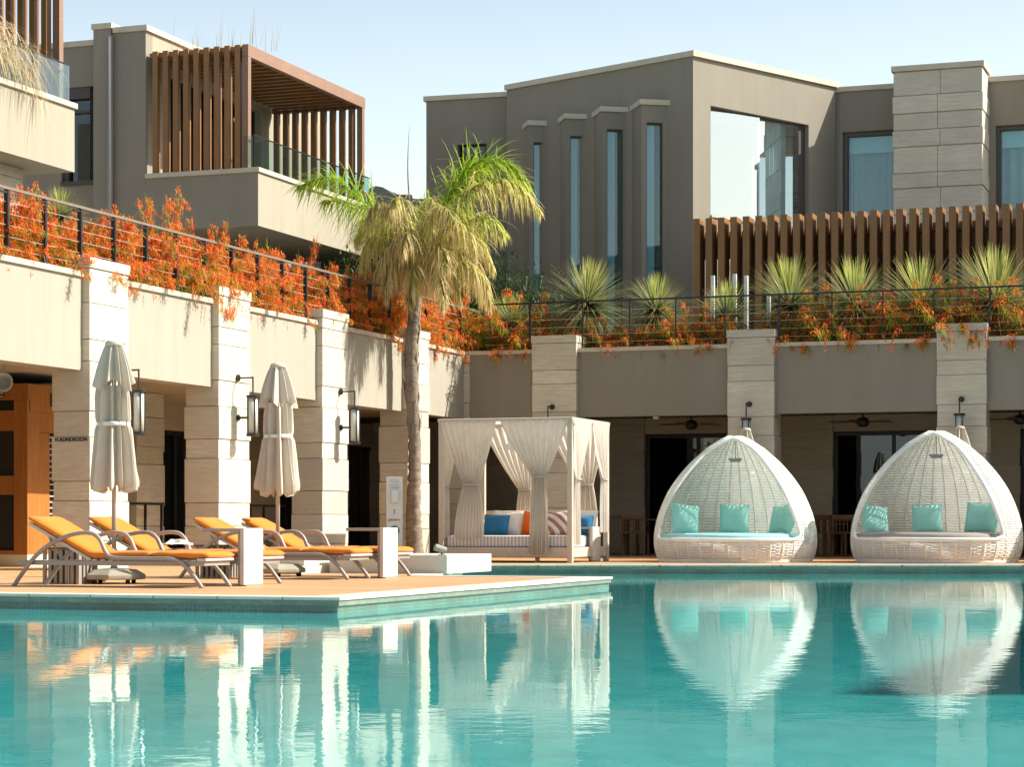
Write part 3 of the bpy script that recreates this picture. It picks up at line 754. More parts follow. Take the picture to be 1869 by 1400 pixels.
# four fin windows on the shade face
fa = R(11.5)
tops = [(966,1012,219.5),(1033,1079,207),(1099,1151,194),(1171,1223.5,181)]
ZF = 10.42
for (xa, xb, yt) in tops:
    k = (xa-CX)/F; yy = (ZF-CH)*F/(HY-yt)        # depth at which this equal-height cap stands
    fr = Frame(k*yy, yy, -fa*-1)
    w_ = fr.u(xb); 
    dpt = 1.0
    sl0, sl1 = w_*.17, w_*.74
    o = fbuild(holes_wall(MB(), 0, w_, 3.6, ZF-.12, 0, .2, [(sl0, sl1, 3.9, ZF-.52)]), fr, 'fin_bay', M['plaster'], ur)
    fsub(MB().box(0, .1, .201, dpt, 3.6, ZF-.12), fr, 'bay_side', M['plaster'], o); fsub(MB().box(w_-.1, w_, .201, dpt, 3.6, ZF-.12), fr, 'bay_side', M['plaster'], o)
    fsub(MB().box(-.05, w_+.05, -.06, dpt, ZF-.119, ZF), fr, 'cap', M['coping'], o)
    fsub(MB().box(sl0+.03, sl1-.03, .12, .13, 3.9, ZF-.56), fr, 'glass', M['slitglass'], o)
    f_ = MB(); f_.box(sl0+.001, sl0+.03, .08, .16, 3.9, ZF-.521); f_.box(sl1-.03, sl1-.001, .08, .16, 3.9, ZF-.521); f_.box(sl0+.031, sl1-.031, .08, .16, ZF-.56, ZF-.521)
    fsub(f_, fr, 'window_frame', M['darkframe'], o)
    fsub(MB().box(sl0+.03, sl0+(sl1-sl0)*.58, .15, .165, 3.9, ZF-.56), fr, 'curtain', M['sheerwhite'], o)  # flat pale panel stands in for sky reflected in half the glass
    fsub(MB().box(.101, w_-.101, .6, .62, 3.7, ZF-.2), fr, 'bay_lining', M['room'], o)

# ================================================================ brown fin screen in front of it
PG = Frame((1265-CX)/F*46.6, 46.6, -TH)
pz = PG.z(0,0,399)
pg = empty('fin_screen', (PG.x, PG.y, 0), PG.a, 'long brown vertical fin pergola below the upper right windows', 'pergola')
du = (PG.u(1840,0)-PG.u(1270,0))/24.2
nf = 40
for k in range(nf):
    u = k*du
    MB().box(u, u+.145, 0, .45, 4.2, pz).build('fin', M['brown'], pg, bevel=.005)
MB().box(-.02, nf*du, .46, 3.4, pz-.42, pz-.25).build('roof_deck', M['brown'], pg)
MB().box(0, nf*du, .55, .75, pz-.8, pz-.43).build('beam', M['brown'], pg)
MB().box(0, nf*du, 3.3, 3.4, 3.6, pz-.43).build('back_wall', M['roomfloor'], pg)

# ================================================================ building off to the right that shades the near corner of the pool
HB = 11.4
oc = BD*.16+Vector((1.48,9.73,0))+SUNV*((HB+.14)/math.tan(SE))
wb = empty('hotel_building', (oc.x, oc.y, 0), R(90)-TH, 'taupe guest block at the far side of the pool, outside the photo', 'building')
holes_wall(MB(), 0, 26, -.0, HB, -.3, 0, [(2+i*4.2, 4.6+i*4.2, z, z+2.2) for i in range(5) for z in (.9, 4.4, 7.8)]).build('wall', M['plaster'], wb)
MB().box(0, 26, -9, -.301, -.0, HB-.3).build('body', M['plaster'], wb)
MB().box(-.06, 26, -.36, .05, HB+.001, HB+.1).build('coping', M['coping'], wb)

# distant building with curved parapet
fb = empty('far_building', (0,0,0), 0, 'distant grey building with curved parapet seen past the glass balcony', 'building')
Yf = 66
def px2x(p, Y=Yf): return (p-CX)/F*Y
def pz_(y, Y=Yf): return CH+(HY-y)*Y/F
prof = [(640,352),(672,350),(676,342),(686,339),(698,341),(710,348),(722,352),(724,354),(752,355),(753,362),(800,363)]
pts = [(px2x(a), pz_(b)) for a, b in prof]
mb = MB(); n = len(pts); b0 = 0
for (x, z) in pts: mb.v += [(x, Yf, 3), (x, Yf, z), (x, Yf+.4, z), (x, Yf+.4, 3)]
for i in range(n-1):
    q = i*4; r = q+4
    mb.f += [(q,r,r+1,q+1),(q+1,r+1,r+2,q+2),(q+2,r+2,r+3,q+3)]
mb.f += [(0,1,2,3),((n-1)*4+3,(n-1)*4+2,(n-1)*4+1,(n-1)*4)]
mb.build('parapet', M['pagrass'], fb)
MB().box(pts[0][0], pts[-1][0], Yf+.5, Yf+9, 2, pz_(372)).build('body', M['pagrass'], fb)
# ================================================================ furniture on the deck
def unit(dirv): return math.atan2(dirv.y, dirv.x)
AB = math.atan2(BD.y, BD.x)                  # rotation whose local X = BD (towards the pool) and local Y = AD (away)

def smooth_line(P, n=6):
    """Catmull-Rom through the points"""
    P = [Vector(p) for p in P]; out = []
    for i in range(len(P)-1):
        a = P[max(0,i-1)]; b = P[i]; c = P[i+1]; d = P[min(len(P)-1,i+2)]
        for k in range(n):
            t = k/n
            out.append(.5*((2*b)+(c-a)*t+(2*a-5*b+4*c-d)*t*t+(3*b-a-3*c+d)*t**3))
    out.append(P[-1]); return out
def cushion(mb, path, w0, w1, th, nw=14):
    """padded mat that follows a (x, z) path, rounded edges; y from w0 to w1"""
    P = [Vector((p[0],0,p[1])) for p in path]; n = len(P)
    ring = []
    for i, p in enumerate(P):
        t = (P[min(n-1,i+1)]-P[max(0,i-1)]).normalized(); nr = Vector((-t.z,0,t.x))
        endk = min(1, .55+.45*math.sin(math.pi*min(1, min(i, n-1-i)/2)/2))
        row = []
        for k in range(nw*2):
            top = k < nw; f = (k if top else (2*nw-1-k))/(nw-1)
            y = w0+(w1-w0)*f; e = min(f, 1-f); rd = th*.5*(min(1, .35+.65*math.sqrt(min(1, e*9))))*endk
            row.append(p+nr*(th*.5+(rd if top else -rd))+Vector((0,y,0)))
        for q in row[:nw]: q += nr*(.006*mnoise.noise(Vector((q.x*9,q.y*7,1.7)))+.003*mnoise.noise(Vector((q.x*30,q.y*24,5))))
        ring.append(row)
    b = len(mb.v); m = nw*2
    for r in ring: mb.v += [tuple(q) for q in r]
    for i in range(n-1):
        for k in range(m):
            k2 = (k+1) % m; mb.f.append((b+i*m+k, b+i*m+k2, b+(i+1)*m+k2, b+(i+1)*m+k))
    mb.f.append(tuple(b+k for k in reversed(range(m)))); mb.f.append(tuple(b+(n-1)*m+k for k in range(m)))
    return mb
def densify(P, step=.035):
    out = []
    for i in range(len(P)-1):
        a, b = Vector((*P[i],0)), Vector((*P[i+1],0)); k = max(1, int((b-a).length/step))
        for j in range(k): q = a.lerp(b, j/k); out.append((q.x, q.y))
    out.append(P[-1]); return out

def make_lounger():
    """local x = 0 at the foot end, negative towards the head; y across"""
    r = empty('sun_lounger'); W = .64
    for y in (.02, W-.02):
        P = [(-2.16,y,.0),(-2.06,y,.13),(-1.90,y,.31),(-1.70,y,.445),(-1.47,y,.525),(-1.27,y,.535),(-1.175,y,.475),(-1.12,y,.37),(-1.06,y,.305),(-.92,y,.288),(-.60,y,.286),(-.38,y,.283),(-.26,y,.24),(-.15,y,.14),(-.04,y,0.0)]
        MB().tube(smooth_line(P, 5), .022, 10).build('arm_and_leg', M['tube'], r, smooth=True)
    fb_ = MB()
    for y in (.05, W-.09): fb_.box(-2.12, -.03, y, y+.04, .215, .262)
    for x in (-2.12, -.07): fb_.box(x, x+.04, .091, W-.091, .217, .26)
    fb_.build('frame', M['tube'], r, bevel=.004)
    sl = MB()
    for k in range(14): sl.box(-1.28+k*.092, -1.28+k*.092+.05, .052, W-.052, .263, .274)
    sl.build('slat_bed', M['tubelight'], r)
    bk = MB(); th = math.atan2(.37, .72)
    mt = Matrix.Translation((-1.30,0,.275)) @ Matrix.Rotation(th, 4, 'Y')
    for y in (.06, W-.09): bk.box(-.80, 0, y, y+.03, -.02, .01, mt)
    for k in range(8): bk.box(-.78+k*.1, -.73+k*.1, .091, W-.091, -.012, .006, mt)
    bk.build('backrest', M['tubelight'], r)
    MB().tube([(-1.62,.1,.23),(-1.82,.1,.53)], .01, 6).tube([(-1.62,W-.1,.23),(-1.82,W-.1,.53)], .01, 6).build('back_strut', M['tube'], r)
    rail = MB().box(-.10, .0, .02, W-.02, .264, .29); rail.build('foot_rail', M['tubelight'], r, bevel=.004)
    sp_ = [(-2.01,.655),(-1.32,.297),(-1.26,.282),(-.62,.29)]
    c1 = cushion(MB(), densify(sp_), .03, W-.03, .075).build('mattress', M['cush'], r, smooth=True)
    cushion(MB(), densify([(-.615,.29),(.01,.284)]), .03, W-.03, .072).build('foot_pad', M['cush'], r, smooth=True)
    return r
def at_local(base, a, b, z=0): return base+AD*a+BD*b+Vector((0,0,z))
G0 = ground(374, 1074.5)                    # foot of the nearest lounger
lg = make_lounger()
LL_ = ['orange lounger nearest the pool corner, first from the left edge', 'orange lounger just beyond the left closed parasol, behind the nearest lounger',
       'orange lounger right after the left white side table, third from the left edge', 'orange lounger farthest back, its foot right of the second side table']
for i, s_ in enumerate((0, 1.22, 3.50, 4.74)):
    o = lg if i == 0 else copy_tree(lg)
    o.location = at_local(G0, s_, 0 if i != 1 else -.03); o.rotation_euler = (0,0,AB)
    tag(o, LL_[i], 'sun lounger', 'orange sun loungers on the wooden platform')

def make_side_table():
    r = empty('side_table')
    MB().box(-.045, 0, 0, .44, .012, .585).build('end_panel', M['tubelight'], r, bevel=.006)
    MB().box(-.47, -.046, .0, .44, .548, .583).build('tabletop', M['tube'], r, bevel=.005)
    MB().box(-.46, -.0, .06, .38, .001, .011).build('base', M['tube'], r)
    MB().box(-.085, -.046, .03, .41, .012, .547).build('leg', M['tube'], r, bevel=.004)
    return r
stb = make_side_table()
for i, (a, b, l) in enumerate(((.78,.03,'pale C-shaped side table between the two nearest orange loungers'), (4.2,.10,'pale C-shaped side table in front of the farthest orange lounger'))):
    o = stb if i == 0 else copy_tree(stb)
    o.location = at_local(G0, a, b); o.rotation_euler = (0,0,AB); tag(o, l, 'side table', 'pale C-shaped side tables')
o = copy_tree(stb); g = ground(1082, 1026); o.location = g; o.rotation_euler = (0,0,AB); tag(o, 'pale C-shaped side table against the sunlit side of the canopy bed', 'side table', 'pale C-shaped side tables')

def make_crate():
    r = empty('slatted_stand')
    m = MB()
    for k in range(7): m.box(-.20+k*.066, -.165+k*.066, -.19, -.165, .001, .36)
    for k in range(7): m.box(-.20+k*.066, -.165+k*.066, .165, .19, .001, .36)
    for k in range(5): m.box(.206, .226, -.16+k*.07, -.125+k*.07, .001, .36)
    m.build('slats', M['tube'], r)
    MB().box(-.21, .235, -.2, .2, .361, .385).build('stand_top', M['chairwood'], r, bevel=.004)
    MB().box(-.15, .16, -.13, .13, .01, .35).build('core', M['chairwood'], r)
    return r
cr = make_crate()
for i, (px, py, l) in enumerate(((126,1066,'slatted wooden stand under the raised back of the nearest lounger'), (398,1054,'slatted wooden stand behind the first white side table'))):
    o = cr if i == 0 else copy_tree(cr)
    o.location = ground(px, py); o.rotation_euler = (0,0,AB); tag(o, l, 'stand', 'slatted stands among the loungers')

# ---------------------------------------------------------------- closed parasols
def make_umbrella():
    r = empty('parasol'); rnd = random.Random(3)
    ph = [rnd.uniform(-.4,.4) for _ in range(12)]
    def fold(k, deep):
        def f(a, z):
            s = 1-abs(math.sin(k*a/2+.9*math.sin(a)+.5*math.sin(2*a+1)+z*.35)); return 1-deep+deep*1.12*(s**.75)*(1+.16*math.sin(3*a+z*3)+.1*math.sin(7*a-2*z))
        return f
    H = 2.56
    m = MB(); prof = [(.19,.0),(.245,.01),(.25,.08),(.228,.22),(.205,.42),(.185,.62),(.162,.68),(.175,.74),(.172,.95),(.15,1.12)]
    prof = [(rr, z+1.00) for rr, z in prof]; prof = [(prof[i][0]+(prof[i+1][0]-prof[i][0])*t/4, prof[i][1]+(prof[i+1][1]-prof[i][1])*t/4) for i in range(len(prof)-1) for t in range(4)]
    fk = fold(11, .50)
    N = 176; b = 0
    zs = lambda a, z: (.035*math.sin(9*a/1)+.02*math.sin(4*a)) * max(0, 1-(z-1.0)/.18)
    for (rr, z) in prof:
        for k in range(N):
            a = 2*math.pi*k/N; q = rr*fk(a, z*.6); m.v.append((math.cos(a)*q, math.sin(a)*q, z+zs(a, z)))
    for i in range(len(prof)-1):
        for k in range(N): k2 = (k+1)%N; m.f.append((i*N+k, i*N+k2, (i+1)*N+k2, (i+1)*N+k))
    m.build('canopy', M['umb'], r, smooth=True)
    m = MB(); pr = [(.222,2.08),(.205,2.15),(.18,2.25),(.148,2.36),(.112,2.46),(.085,2.52)]
    pr = [(pr[i][0]+(pr[i+1][0]-pr[i][0])*t/4, pr[i][1]+(pr[i+1][1]-pr[i][1])*t/4) for i in range(len(pr)-1) for t in range(4)]
    fk2 = fold(10, .46)
    for (rr, z) in pr:
        for k in range(N):
            a = 2*math.pi*k/N; q = rr*fk2(a, z*.5)*(1.02); sc = max(0, 1-(z-2.115)/.13)
            m.v.append((math.cos(a)*q, math.sin(a)*q, z+.05*math.sin(4*a+1)*sc))
    for i in range(len(pr)-1):
        for k in range(N): k2 = (k+1)%N; m.f.append((i*N+k, i*N+k2, (i+1)*N+k2, (i+1)*N+k))
    m.build('top_valance', M['umb'], r, smooth=True)
    MB().lathe([(.092,2.50),(.095,2.525),(.07,2.555),(.0,2.565)], 24).build('finial_cap', M['umb'], r, smooth=True)
    MB().lathe([(.168,1.655),(.176,1.66),(.176,1.695),(.168,1.70)], 40, rf=lambda a, z: 1-.06*abs(math.sin(4.5*a))).build('tie_strap', M['white'], r, smooth=True)
    MB().lathe([(.024,.14),(.024,2.5)], 14).build('pole', M['umbpole'], r, smooth=True)
    bs = MB(); bs.lathe([(.30,.045),(.335,.05),(.335,.095),(.24,.15),(.05,.165),(.035,.17),(.035,.32),(.03,.33)], 8); bo = bs.build('base', M['umbbase'], r, bevel=.01)
    for k in range(4):
        a = math.pi/4+k*math.pi/2; x, y = .25*math.cos(a), .25*math.sin(a)
        MB().tube([(x-.02,y,.028),(x+.02,y,.028)], .027, 12).build('castor', M['black'], bo)
    return r
um = make_umbrella()
us_ = [(Vector((208-CX,F,0))/F*23.0, 1, 'closed cream parasol on a wheeled base behind the nearest lounger'),
       (Vector((507-CX,F,0))/F*26.2, 1, 'closed cream parasol standing among the loungers in front of the third stone pier'),
       (Vector((1362-CX,F,0))/F*39.2, .92, 'tip of a closed parasol peeking over the left woven pod'),
       (Vector((1752-CX,F,0))/F*39.0, .93, 'tip of a closed parasol rising behind the right woven pod')]
for i, (p, s_, l) in enumerate(us_):
    o = um if i == 0 else copy_tree(um)
    o.location = (p.x, p.y, 0); o.scale = (s_,)*3; o.rotation_euler = (0,0,i*.9); tag(o, l, 'parasol', 'closed cream parasols')

# ---------------------------------------------------------------- pillows
def pillow_mesh(w=.46, h=.46, t=.075, n=14, piping=True, seed=0):
    m = MB(); rnd = random.Random(seed)
    def prof(x, y):
        e = max(0, 1-abs(x)**3.0)*max(0, 1-abs(y)**3.0)
        return t*e**.55*(1+.10*math.sin(3*x+seed)*math.cos(2.6*y+seed*2))
    def corner(x, y):
        k = 1-.045*(1-abs(x)**2)*abs(y)**2; k2 = 1-.045*(1-abs(y)**2)*abs(x)**2
        return x*w/2*k2, y*h/2*k
    for sgn in (1, -1):
        b = len(m.v)
        for j in range(n+1):
            for i in range(n+1):
                x, y = -1+2*i/n, -1+2*j/n; cx, cy = corner(x, y); m.v.append((cx, -sgn*prof(x,y), cy+h/2))
        for j in range(n):
            for i in range(n):
                q = b+j*(n+1)+i; f = (q,q+1,q+n+2,q+n+1); m.f.append(f if sgn > 0 else f[::-1])
    return m
def piping_mesh(w, h, r=.007):
    pts = []
    for s_ in range(4):
        for k in range(8):
            t = -1+2*k/8; x, y = [(t,-1),(1,t),(-t,1),(-1,-t)][s_]
            kx = 1-.045*(1-abs(y)**2)*abs(x)**2; ky = 1-.045*(1-abs(x)**2)*abs(y)**2
            pts.append((x*w/2*kx, 0, y*h/2*ky+h/2))
    pts.append(pts[0]); return MB().tube(pts, r, 6, cap=False)
def pillow(pos, rz, tilt, roll, mat, label, w=.46, h=.46, t=.075, group=None, seed=0, pip=None):
    o = pillow_mesh(w, h, t, seed=seed).build('pillow', mat, None, smooth=True)
    piping_mesh(w, h).build('piping', pip or mat, o, smooth=True)
    o.rotation_mode = 'XYZ'; o.matrix_world = Matrix.Translation(pos) @ Matrix.Rotation(rz,4,'Z') @ Matrix.Rotation(tilt,4,'X') @ Matrix.Rotation(roll,4,'Y')
    return tag(o, label, 'pillow', group)

# ---------------------------------------------------------------- woven pods
PROF = [(.0,1.25),(.10,1.31),(.25,1.345),(.40,1.35),(.60,1.325),(.88,1.245),(1.17,1.115),(1.42,.945),(1.66,.735),(1.89,.48),(2.03,.27),(2.10,.12),(2.12,0)]
def rad(h):
    h = max(0, min(2.12, h))
    for i in range(len(PROF)-1):
        if PROF[i][0] <= h <= PROF[i+1][0]:
            a = (h-PROF[i][0])/(PROF[i+1][0]-PROF[i][0])
            # smoothed
            r0 = PROF[max(0,i-1)][1]; r1 = PROF[i][1]; r2 = PROF[i+1][1]; r3 = PROF[min(len(PROF)-1,i+2)][1]
            if i == len(PROF)-2: return r1+(r2-r1)*a
            return .5*((2*r1)+(r2-r0)*a+(2*r0-5*r1+4*r2-r3)*a*a+(3*r1-r0-3*r2+r3)*a**3)
    return 0
OB, OT = .375, 2.06                         # opening from seat height up to just under the tip
def openang(h):
    if h < OB: return 0
    t = (h-OB)/(OT-OB)
    if t >= 1: return 0
    a = R(62)-R(15)*t
    if t < .07: a *= (1-(1-t/.07)**2)**.5*.12+.88
    if t > .82: a *= math.sqrt(max(0, 1-((t-.82)/.18)**2))
    return a
def pod_mesh_parts():
    ND = 0.0265; strands = MB(); k = 0; h = .035
    def P(h, a, dr=0): r_ = rad(h)+dr; return Vector((math.sin(a)*r_, -math.cos(a)*r_, h))   # a = 0 faces -Y (the opening)
    while h < 2.09:
        oa = openang(h); a0, a1 = oa, 2*math.pi-oa
        if a1-a0 > .05:
            n = max(8, int(96*(a1-a0)/(2*math.pi))); hh = .0218 if h < 1.9 else .03
            ring = []
            for i in range(n+1):
                a = a0+(a1-a0)*i/n; w_ = .006*math.sin(i*math.pi+k*math.pi+ (0 if i%2 else math.pi)) + (.006 if (i+k)%2 else -.006)
                ring.append((P(h, a, w_), P(h+hh*.9, a, w_)))
            b = len(strands.v)
            for (p, q) in ring:
                out = Vector((p.x, p.y, 0)).normalized()*.009
                strands.v += [tuple(p), tuple(p+out+Vector((0,0,hh*.45))), tuple(q)]
            for i in range(n):
                for j in range(2): strands.f.append((b+i*3+j, b+(i+1)*3+j, b+(i+1)*3+j+1, b+i*3+j+1))
        h += ND if h < 1.9 else ND*1.2; k += 1
    ribs = MB(); NR = 36
    for i in range(NR):
        a = 2*math.pi*(i+.5)/NR; seg = []
        da = min(a, 2*math.pi-a)
        for j in range(41):
            h = 2.1*j/40
            if da >= openang(h): seg.append(P(h, a, 0))
            else:
                if len(seg) > 1: ribs.tube(seg, .0145, 5)
                seg = []
        if len(seg) > 1: ribs.tube(seg, .0145, 5)
    rim = []
    N = 46
    L_ = []
    for j in range(N+1):
        t = j/N; h = OB+(OT-OB)*(1-(1-t)**1.0); L_.append(P(h, -openang(h), .005))
    Rr = [Vector((-p.x, p.y, p.z)) for p in L_][::-1]
    bot = [P(OB-.0, openang(OB+.001)*(1-2*i/22), .005) for i in range(1, 22)]
    loop = L_+Rr[1:]+bot
    loop.append(loop[0])
    rimb = MB().tube(loop, .030, 8, cap=False)
    basering = MB().tube([P(.02, 2*math.pi*i/64) for i in range(65)], .03, 8, cap=False)
    basering.tube([P(.04, 2*math.pi*i/64, .0) for i in range(65)], .02, 6, cap=False)
    return strands, ribs, rimb, basering
def make_pod(padmat):
    r = empty('daybed_pod'); s_, rb, rim, br = pod_mesh_parts()
    sh = s_.build('woven_shell', M['rattan'], r); rb.build('rib', M['rib'], sh, smooth=True)
    rim.build('opening_rim', M['rattan'], r, smooth=True); br.build('base_ring', M['rattan'], r, smooth=True)
    MB().lathe([(1.28,.28),(1.30,.30),(1.28,.32),(0,.321)], 64).build('seat_deck', M['rattan'], r, smooth=False)
    MB().lathe([(1.19,.325),(1.255,.345),(1.275,.40),(1.255,.455),(1.19,.475),(.6,.487),(0,.49)], 64).build('seat_pad', padmat, r, smooth=True)
    lamp = MB().box(-.11,.11,-.03,.03,1.70,1.735); lamp.tube([(0,0,1.735),(0,0,2.05)], .008, 6); lamp.box(-.09,.09,-.02,.02,1.67,1.699); lamp.build('reading_light', M['pipe'], r)
    return r
pc1 = Vector(((1342-CX)/F*36.7, 36.7, 0)); pc2 = Vector(((1709-CX)/F*36.2, 36.2, 0))
pd1 = make_pod(M['aqua']); pd1.location = pc1; pd1.rotation_euler = (0,0,R(-16)); tag(pd1, 'white woven daybed pod with aqua seat pad, left of the two', 'daybed', 'white woven pods at the pool edge')
pd2 = copy_tree(pd1); pd2.scale = (1.03,1.03,1.03); pd2.location = pc2; pd2.rotation_euler = (0,0,R(-23)); tag(pd2, 'white woven daybed pod with taupe seat pad, at the right edge', 'daybed', 'white woven pods at the pool edge')
for ch in pd2.children:
    if ch.name.startswith('seat_pad'): ch.data = ch.data.copy(); ch.data.materials[0] = M['taupecush']
pd3 = copy_tree(pd1); pd3.location = pc2*2-pc1+Vector((.15,.1,0)); pd3.rotation_euler = (0,0,R(-14)); tag(pd3, 'white woven daybed pod just outside the right edge of the photo', 'daybed', 'white woven pods at the pool edge')
def podpill(pod, rz0, name, lst):
    for i, (x, y, rz, tilt, roll, l) in enumerate(lst):
        p = pod+Matrix.Rotation(rz0,3,'Z') @ Vector((x, y, 0))+Vector((0,0,.484))
        pillow(p, rz0+rz, tilt, roll, M['aquap'], l, .50, .50, .08, 'aqua pillows in the woven pods', seed=i+len(name))
podpill(pc1, R(-16), 'a', [(-.80,-.30,R(38),R(-16),R(9),'aqua pillow leaning on the left side inside the left woven pod'),
    (-.12,.52,R(6),R(-16),R(1),'upright aqua pillow in the middle of the left woven pod'),
    (.70,.20,R(-40),R(-20),R(-8),'aqua pillow in the right half of the left woven pod'),
    (.86,-.22,R(-58),R(-16),R(6),'aqua pillow half hidden by the right rim of the left woven pod')])
podpill(pc2, R(-23), 'bb', [(-.93,-.34,R(48),R(-22),R(10),'aqua pillow leaning at the left end of the right woven pod'),
    (-.22,.36,R(10),R(-20),R(-3),'upright aqua pillow in the middle of the right woven pod'),
    (.66,.12,R(-14),R(-10),R(3),'aqua pillow standing right of centre in the right woven pod'),
    (.88,-.12,R(-56),R(-14),R(4),'aqua pillow tucked behind the right rim of the right woven pod')])

# ---------------------------------------------------------------- canopy bed
fc = ground(1044, 1028)                      # front right corner
CW, CD, CHT = 2.32, 2.05, 2.36
cb = empty('canopy_bed', fc, AB, 'beige canopy daybed with tied curtains and pinstripe mattress', 'daybed')
# local: x to the right (0 at the right side, -CW at the left), y away from the pool, z up
pw = .085
pf = MB()
for (x, y) in ((-pw,0),(-CW,0),(-pw,CD-pw),(-CW,CD-pw)):
    MB().box(x, x+pw, y, y+pw, .0, CHT-.02).build('post', M['cabpost'], cb, bevel=.005)
tp = MB(); tp.box(-CW-.012, .012, -.012, .045, CHT-.045, CHT-.001); tp.box(-CW-.012, .012, CD-.045, CD+.012, CHT-.045, CHT-.001); tp.box(-CW-.012, -CW+.045, .046, CD-.046, CHT-.045, CHT-.001); tp.box(-.045, .012, .046, CD-.046, CHT-.045, CHT-.001)
tp.build('top_frame', M['cabpost'], cb, bevel=.004)
MB().grid(lambda s, t: (-CW-.015+(CW+.03)*s, -.015+(CD+.03)*t, CHT+.004-.035*math.sin(math.pi*s)*math.sin(math.pi*t)), 16, 14).build('canopy_roof', M['curtain'], cb, smooth=True)
bf = MB(); bf.box(-CW+.1, -.1, .09, CD-.1, .10, .25); bf.box(-CW+pw+.002, -pw-.002, .02, .07, .09, .25); bf.box(-.07, -.02, pw+.002, CD-pw-.002, .09, .25); bf.box(-CW+.02, -CW+.07, pw+.002, CD-pw-.002, .09, .25)
for x in (-CW+.6, -.7): bf.box(x, x+.06, .2, .26, 0, .099)
bf.build('bed_frame', M['cabpost'], cb, bevel=.004)
mb = MB().box(-CW+.12, -.11, .075, CD-.2, .252, .44); mb.build('mattress', M['matt'], cb, bevel=.035)
hb = MB(); hb.box(-CW+.16, -.16, CD-.24, CD-.12, .44, .86); hb.build('headboard', M['linen'], cb, bevel=.03)
m_ = Matrix.Translation((-CW+.2, 0, .44)) @ Matrix.Rotation(R(-12), 4, 'Y')
hb = MB(); hb.box(-.08, .03, 1.0, CD-.26, 0, .42, m_); hb.build('side_bolster', M['linen'], cb, bevel=.03)
def curtain(name, o, d, nrm, a0, a1, gx, zt, zg, zb, wg, wb, folds=9, amp=.035, seed=0, sway=0):
    """cloth hung on a rail from a0 to a1 along d, tied at gx"""
    rnd = random.Random(seed); NU, NV = folds*9, 46; o = Vector(o); d = Vector(d); nrm = Vector(nrm); ph = rnd.uniform(0,6)
    def fn(s, t):
        z = zt+(zb-zt)*t
        tg = (zt-zg)/(zt-zb)
        if t < tg:
            q = t/tg; e = q**1.05*(.8+.2*q); lo = a0+(gx-wg/2-a0)*e; hi = a1+(gx+wg/2-a1)*e
            am = amp*(.25+.75*q)
        else:
            q = (t-tg)/(1-tg); e = 1-(1-q)**2; lo = gx-wg/2-(wb-wg)/2*e+sway*q*.5; hi = gx+wg/2+(wb-wg)/2*e+sway*q
            am = amp*(1.0-.15*q)
        x = lo+(hi-lo)*s; u_ = s-.5
        f = math.sin(2*math.pi*folds*s+ph+.8*math.sin(4*s+t*2.2))+.35*math.sin(2*math.pi*folds*.47*s+ph*2+1.5*t)
        sag = -.015*math.sin(math.pi*s*3)*math.exp(-t*16)
        return o+d*x+nrm*(am*f+.02*math.sin(t*3+seed))+Vector((0,0,z+sag+ (0 if t < .97 else .012*math.sin(9*s+seed))))
    c = MB().grid(fn, NU, NV).build(name, M['curtain'], cb, smooth=True)
    pts = []
    for k in range(17):
        a = 2*math.pi*k/16; pts.append(o+d*(gx+(wg/2+.012)*math.cos(a))+nrm*(.05*math.sin(a))+Vector((0,0,zg)))
    MB().tube(pts, .012, 6, cap=False).build('tie_back', M['curtain'], c, smooth=True)
    return c
X1 = (1,0,0); Y1 = (0,1,0); ZT = CHT-.02
curtain('curtain', (0,-.03,0), X1, Y1, -CW+.0, -CW/2-.14, -1.73, ZT, 1.28, .40, .27, .56, 9, .04, 1, -.06)
curtain('curtain', (0,-.03,0), X1, Y1, -CW/2-.08, -.05, -.55, ZT, 1.40, .14, .25, .34, 9, .04, 2, .0)
curtain('curtain', (.03,0,0), Y1, X1, .02, CD/2-.04, .26, ZT, 1.36, .30, .14, .26, 7, .03, 3, -.05)
curtain('curtain', (.03,0,0), Y1, X1, CD/2+.02, CD-.02, CD-.34, ZT, 1.38, .5, .16, .34, 7, .035, 4, -.1)
curtain('curtain', (0,CD+.02,0), X1, Y1, -CW+.0, -CW/2-.03, -1.52, ZT, 1.22, .5, .24, .36, 8, .035, 5)
curtain('curtain', (0,CD+.02,0), X1, Y1, -CW/2+.03, -.03, -.42, ZT, 1.3, .5, .24, .44, 8, .035, 6)
curtain('curtain', (-CW-.02,0,0), Y1, X1, .05, CD/2-.03, .35, ZT, 1.25, .4, .13, .3, 7, .03, 7)
curtain('curtain', (-CW-.02,0,0), Y1, X1, CD/2+.03, CD-.05, CD-.4, ZT, 1.25, .4, .13, .3, 7, .03, 8)
hl = empty('hanging_light', cb.matrix_basis.to_3x3() @ Vector((-1.2,1.0,0)) if False else fc+BD*(-1.38)+AD*1.0, AB, 'small white lamp hanging inside the canopy bed', 'lamp')
MB().box(-.10,.10,-.03,.03,1.88,1.98).build('lamp_shade', M['signwhite'], hl, bevel=.01)
MB().tube([(0,0,1.98),(0,0,2.30)], .006, 6).build('cord', M['black'], hl)
def bedp(x, y, z=.445): return fc+BD*x+AD*y+Vector((0,0,z))
GP = 'pillows on the canopy bed'
pillow(bedp(-1.62,1.32), AB+R(6), R(-22), R(3), M['white'], 'white fringed pillow behind the blue one on the canopy bed', .52, .44, .08, GP, 1)
pillow(bedp(-1.72,1.08), AB+R(4), R(-20), R(2), M['blue'], 'plain blue pillow at the left of the canopy bed', .44, .36, .08, GP, 2)
pillow(bedp(-1.12,1.30), AB+R(-5), R(-18), R(2), M['orange'], 'bright orange pillow in the middle of the canopy bed', .44, .42, .08, GP, 3)
pillow(bedp(-.62,1.15), AB+R(-4), R(-24), R(-8), M['pattern'], 'beige patterned pillow right of the orange one', .50, .44, .08, GP, 4)
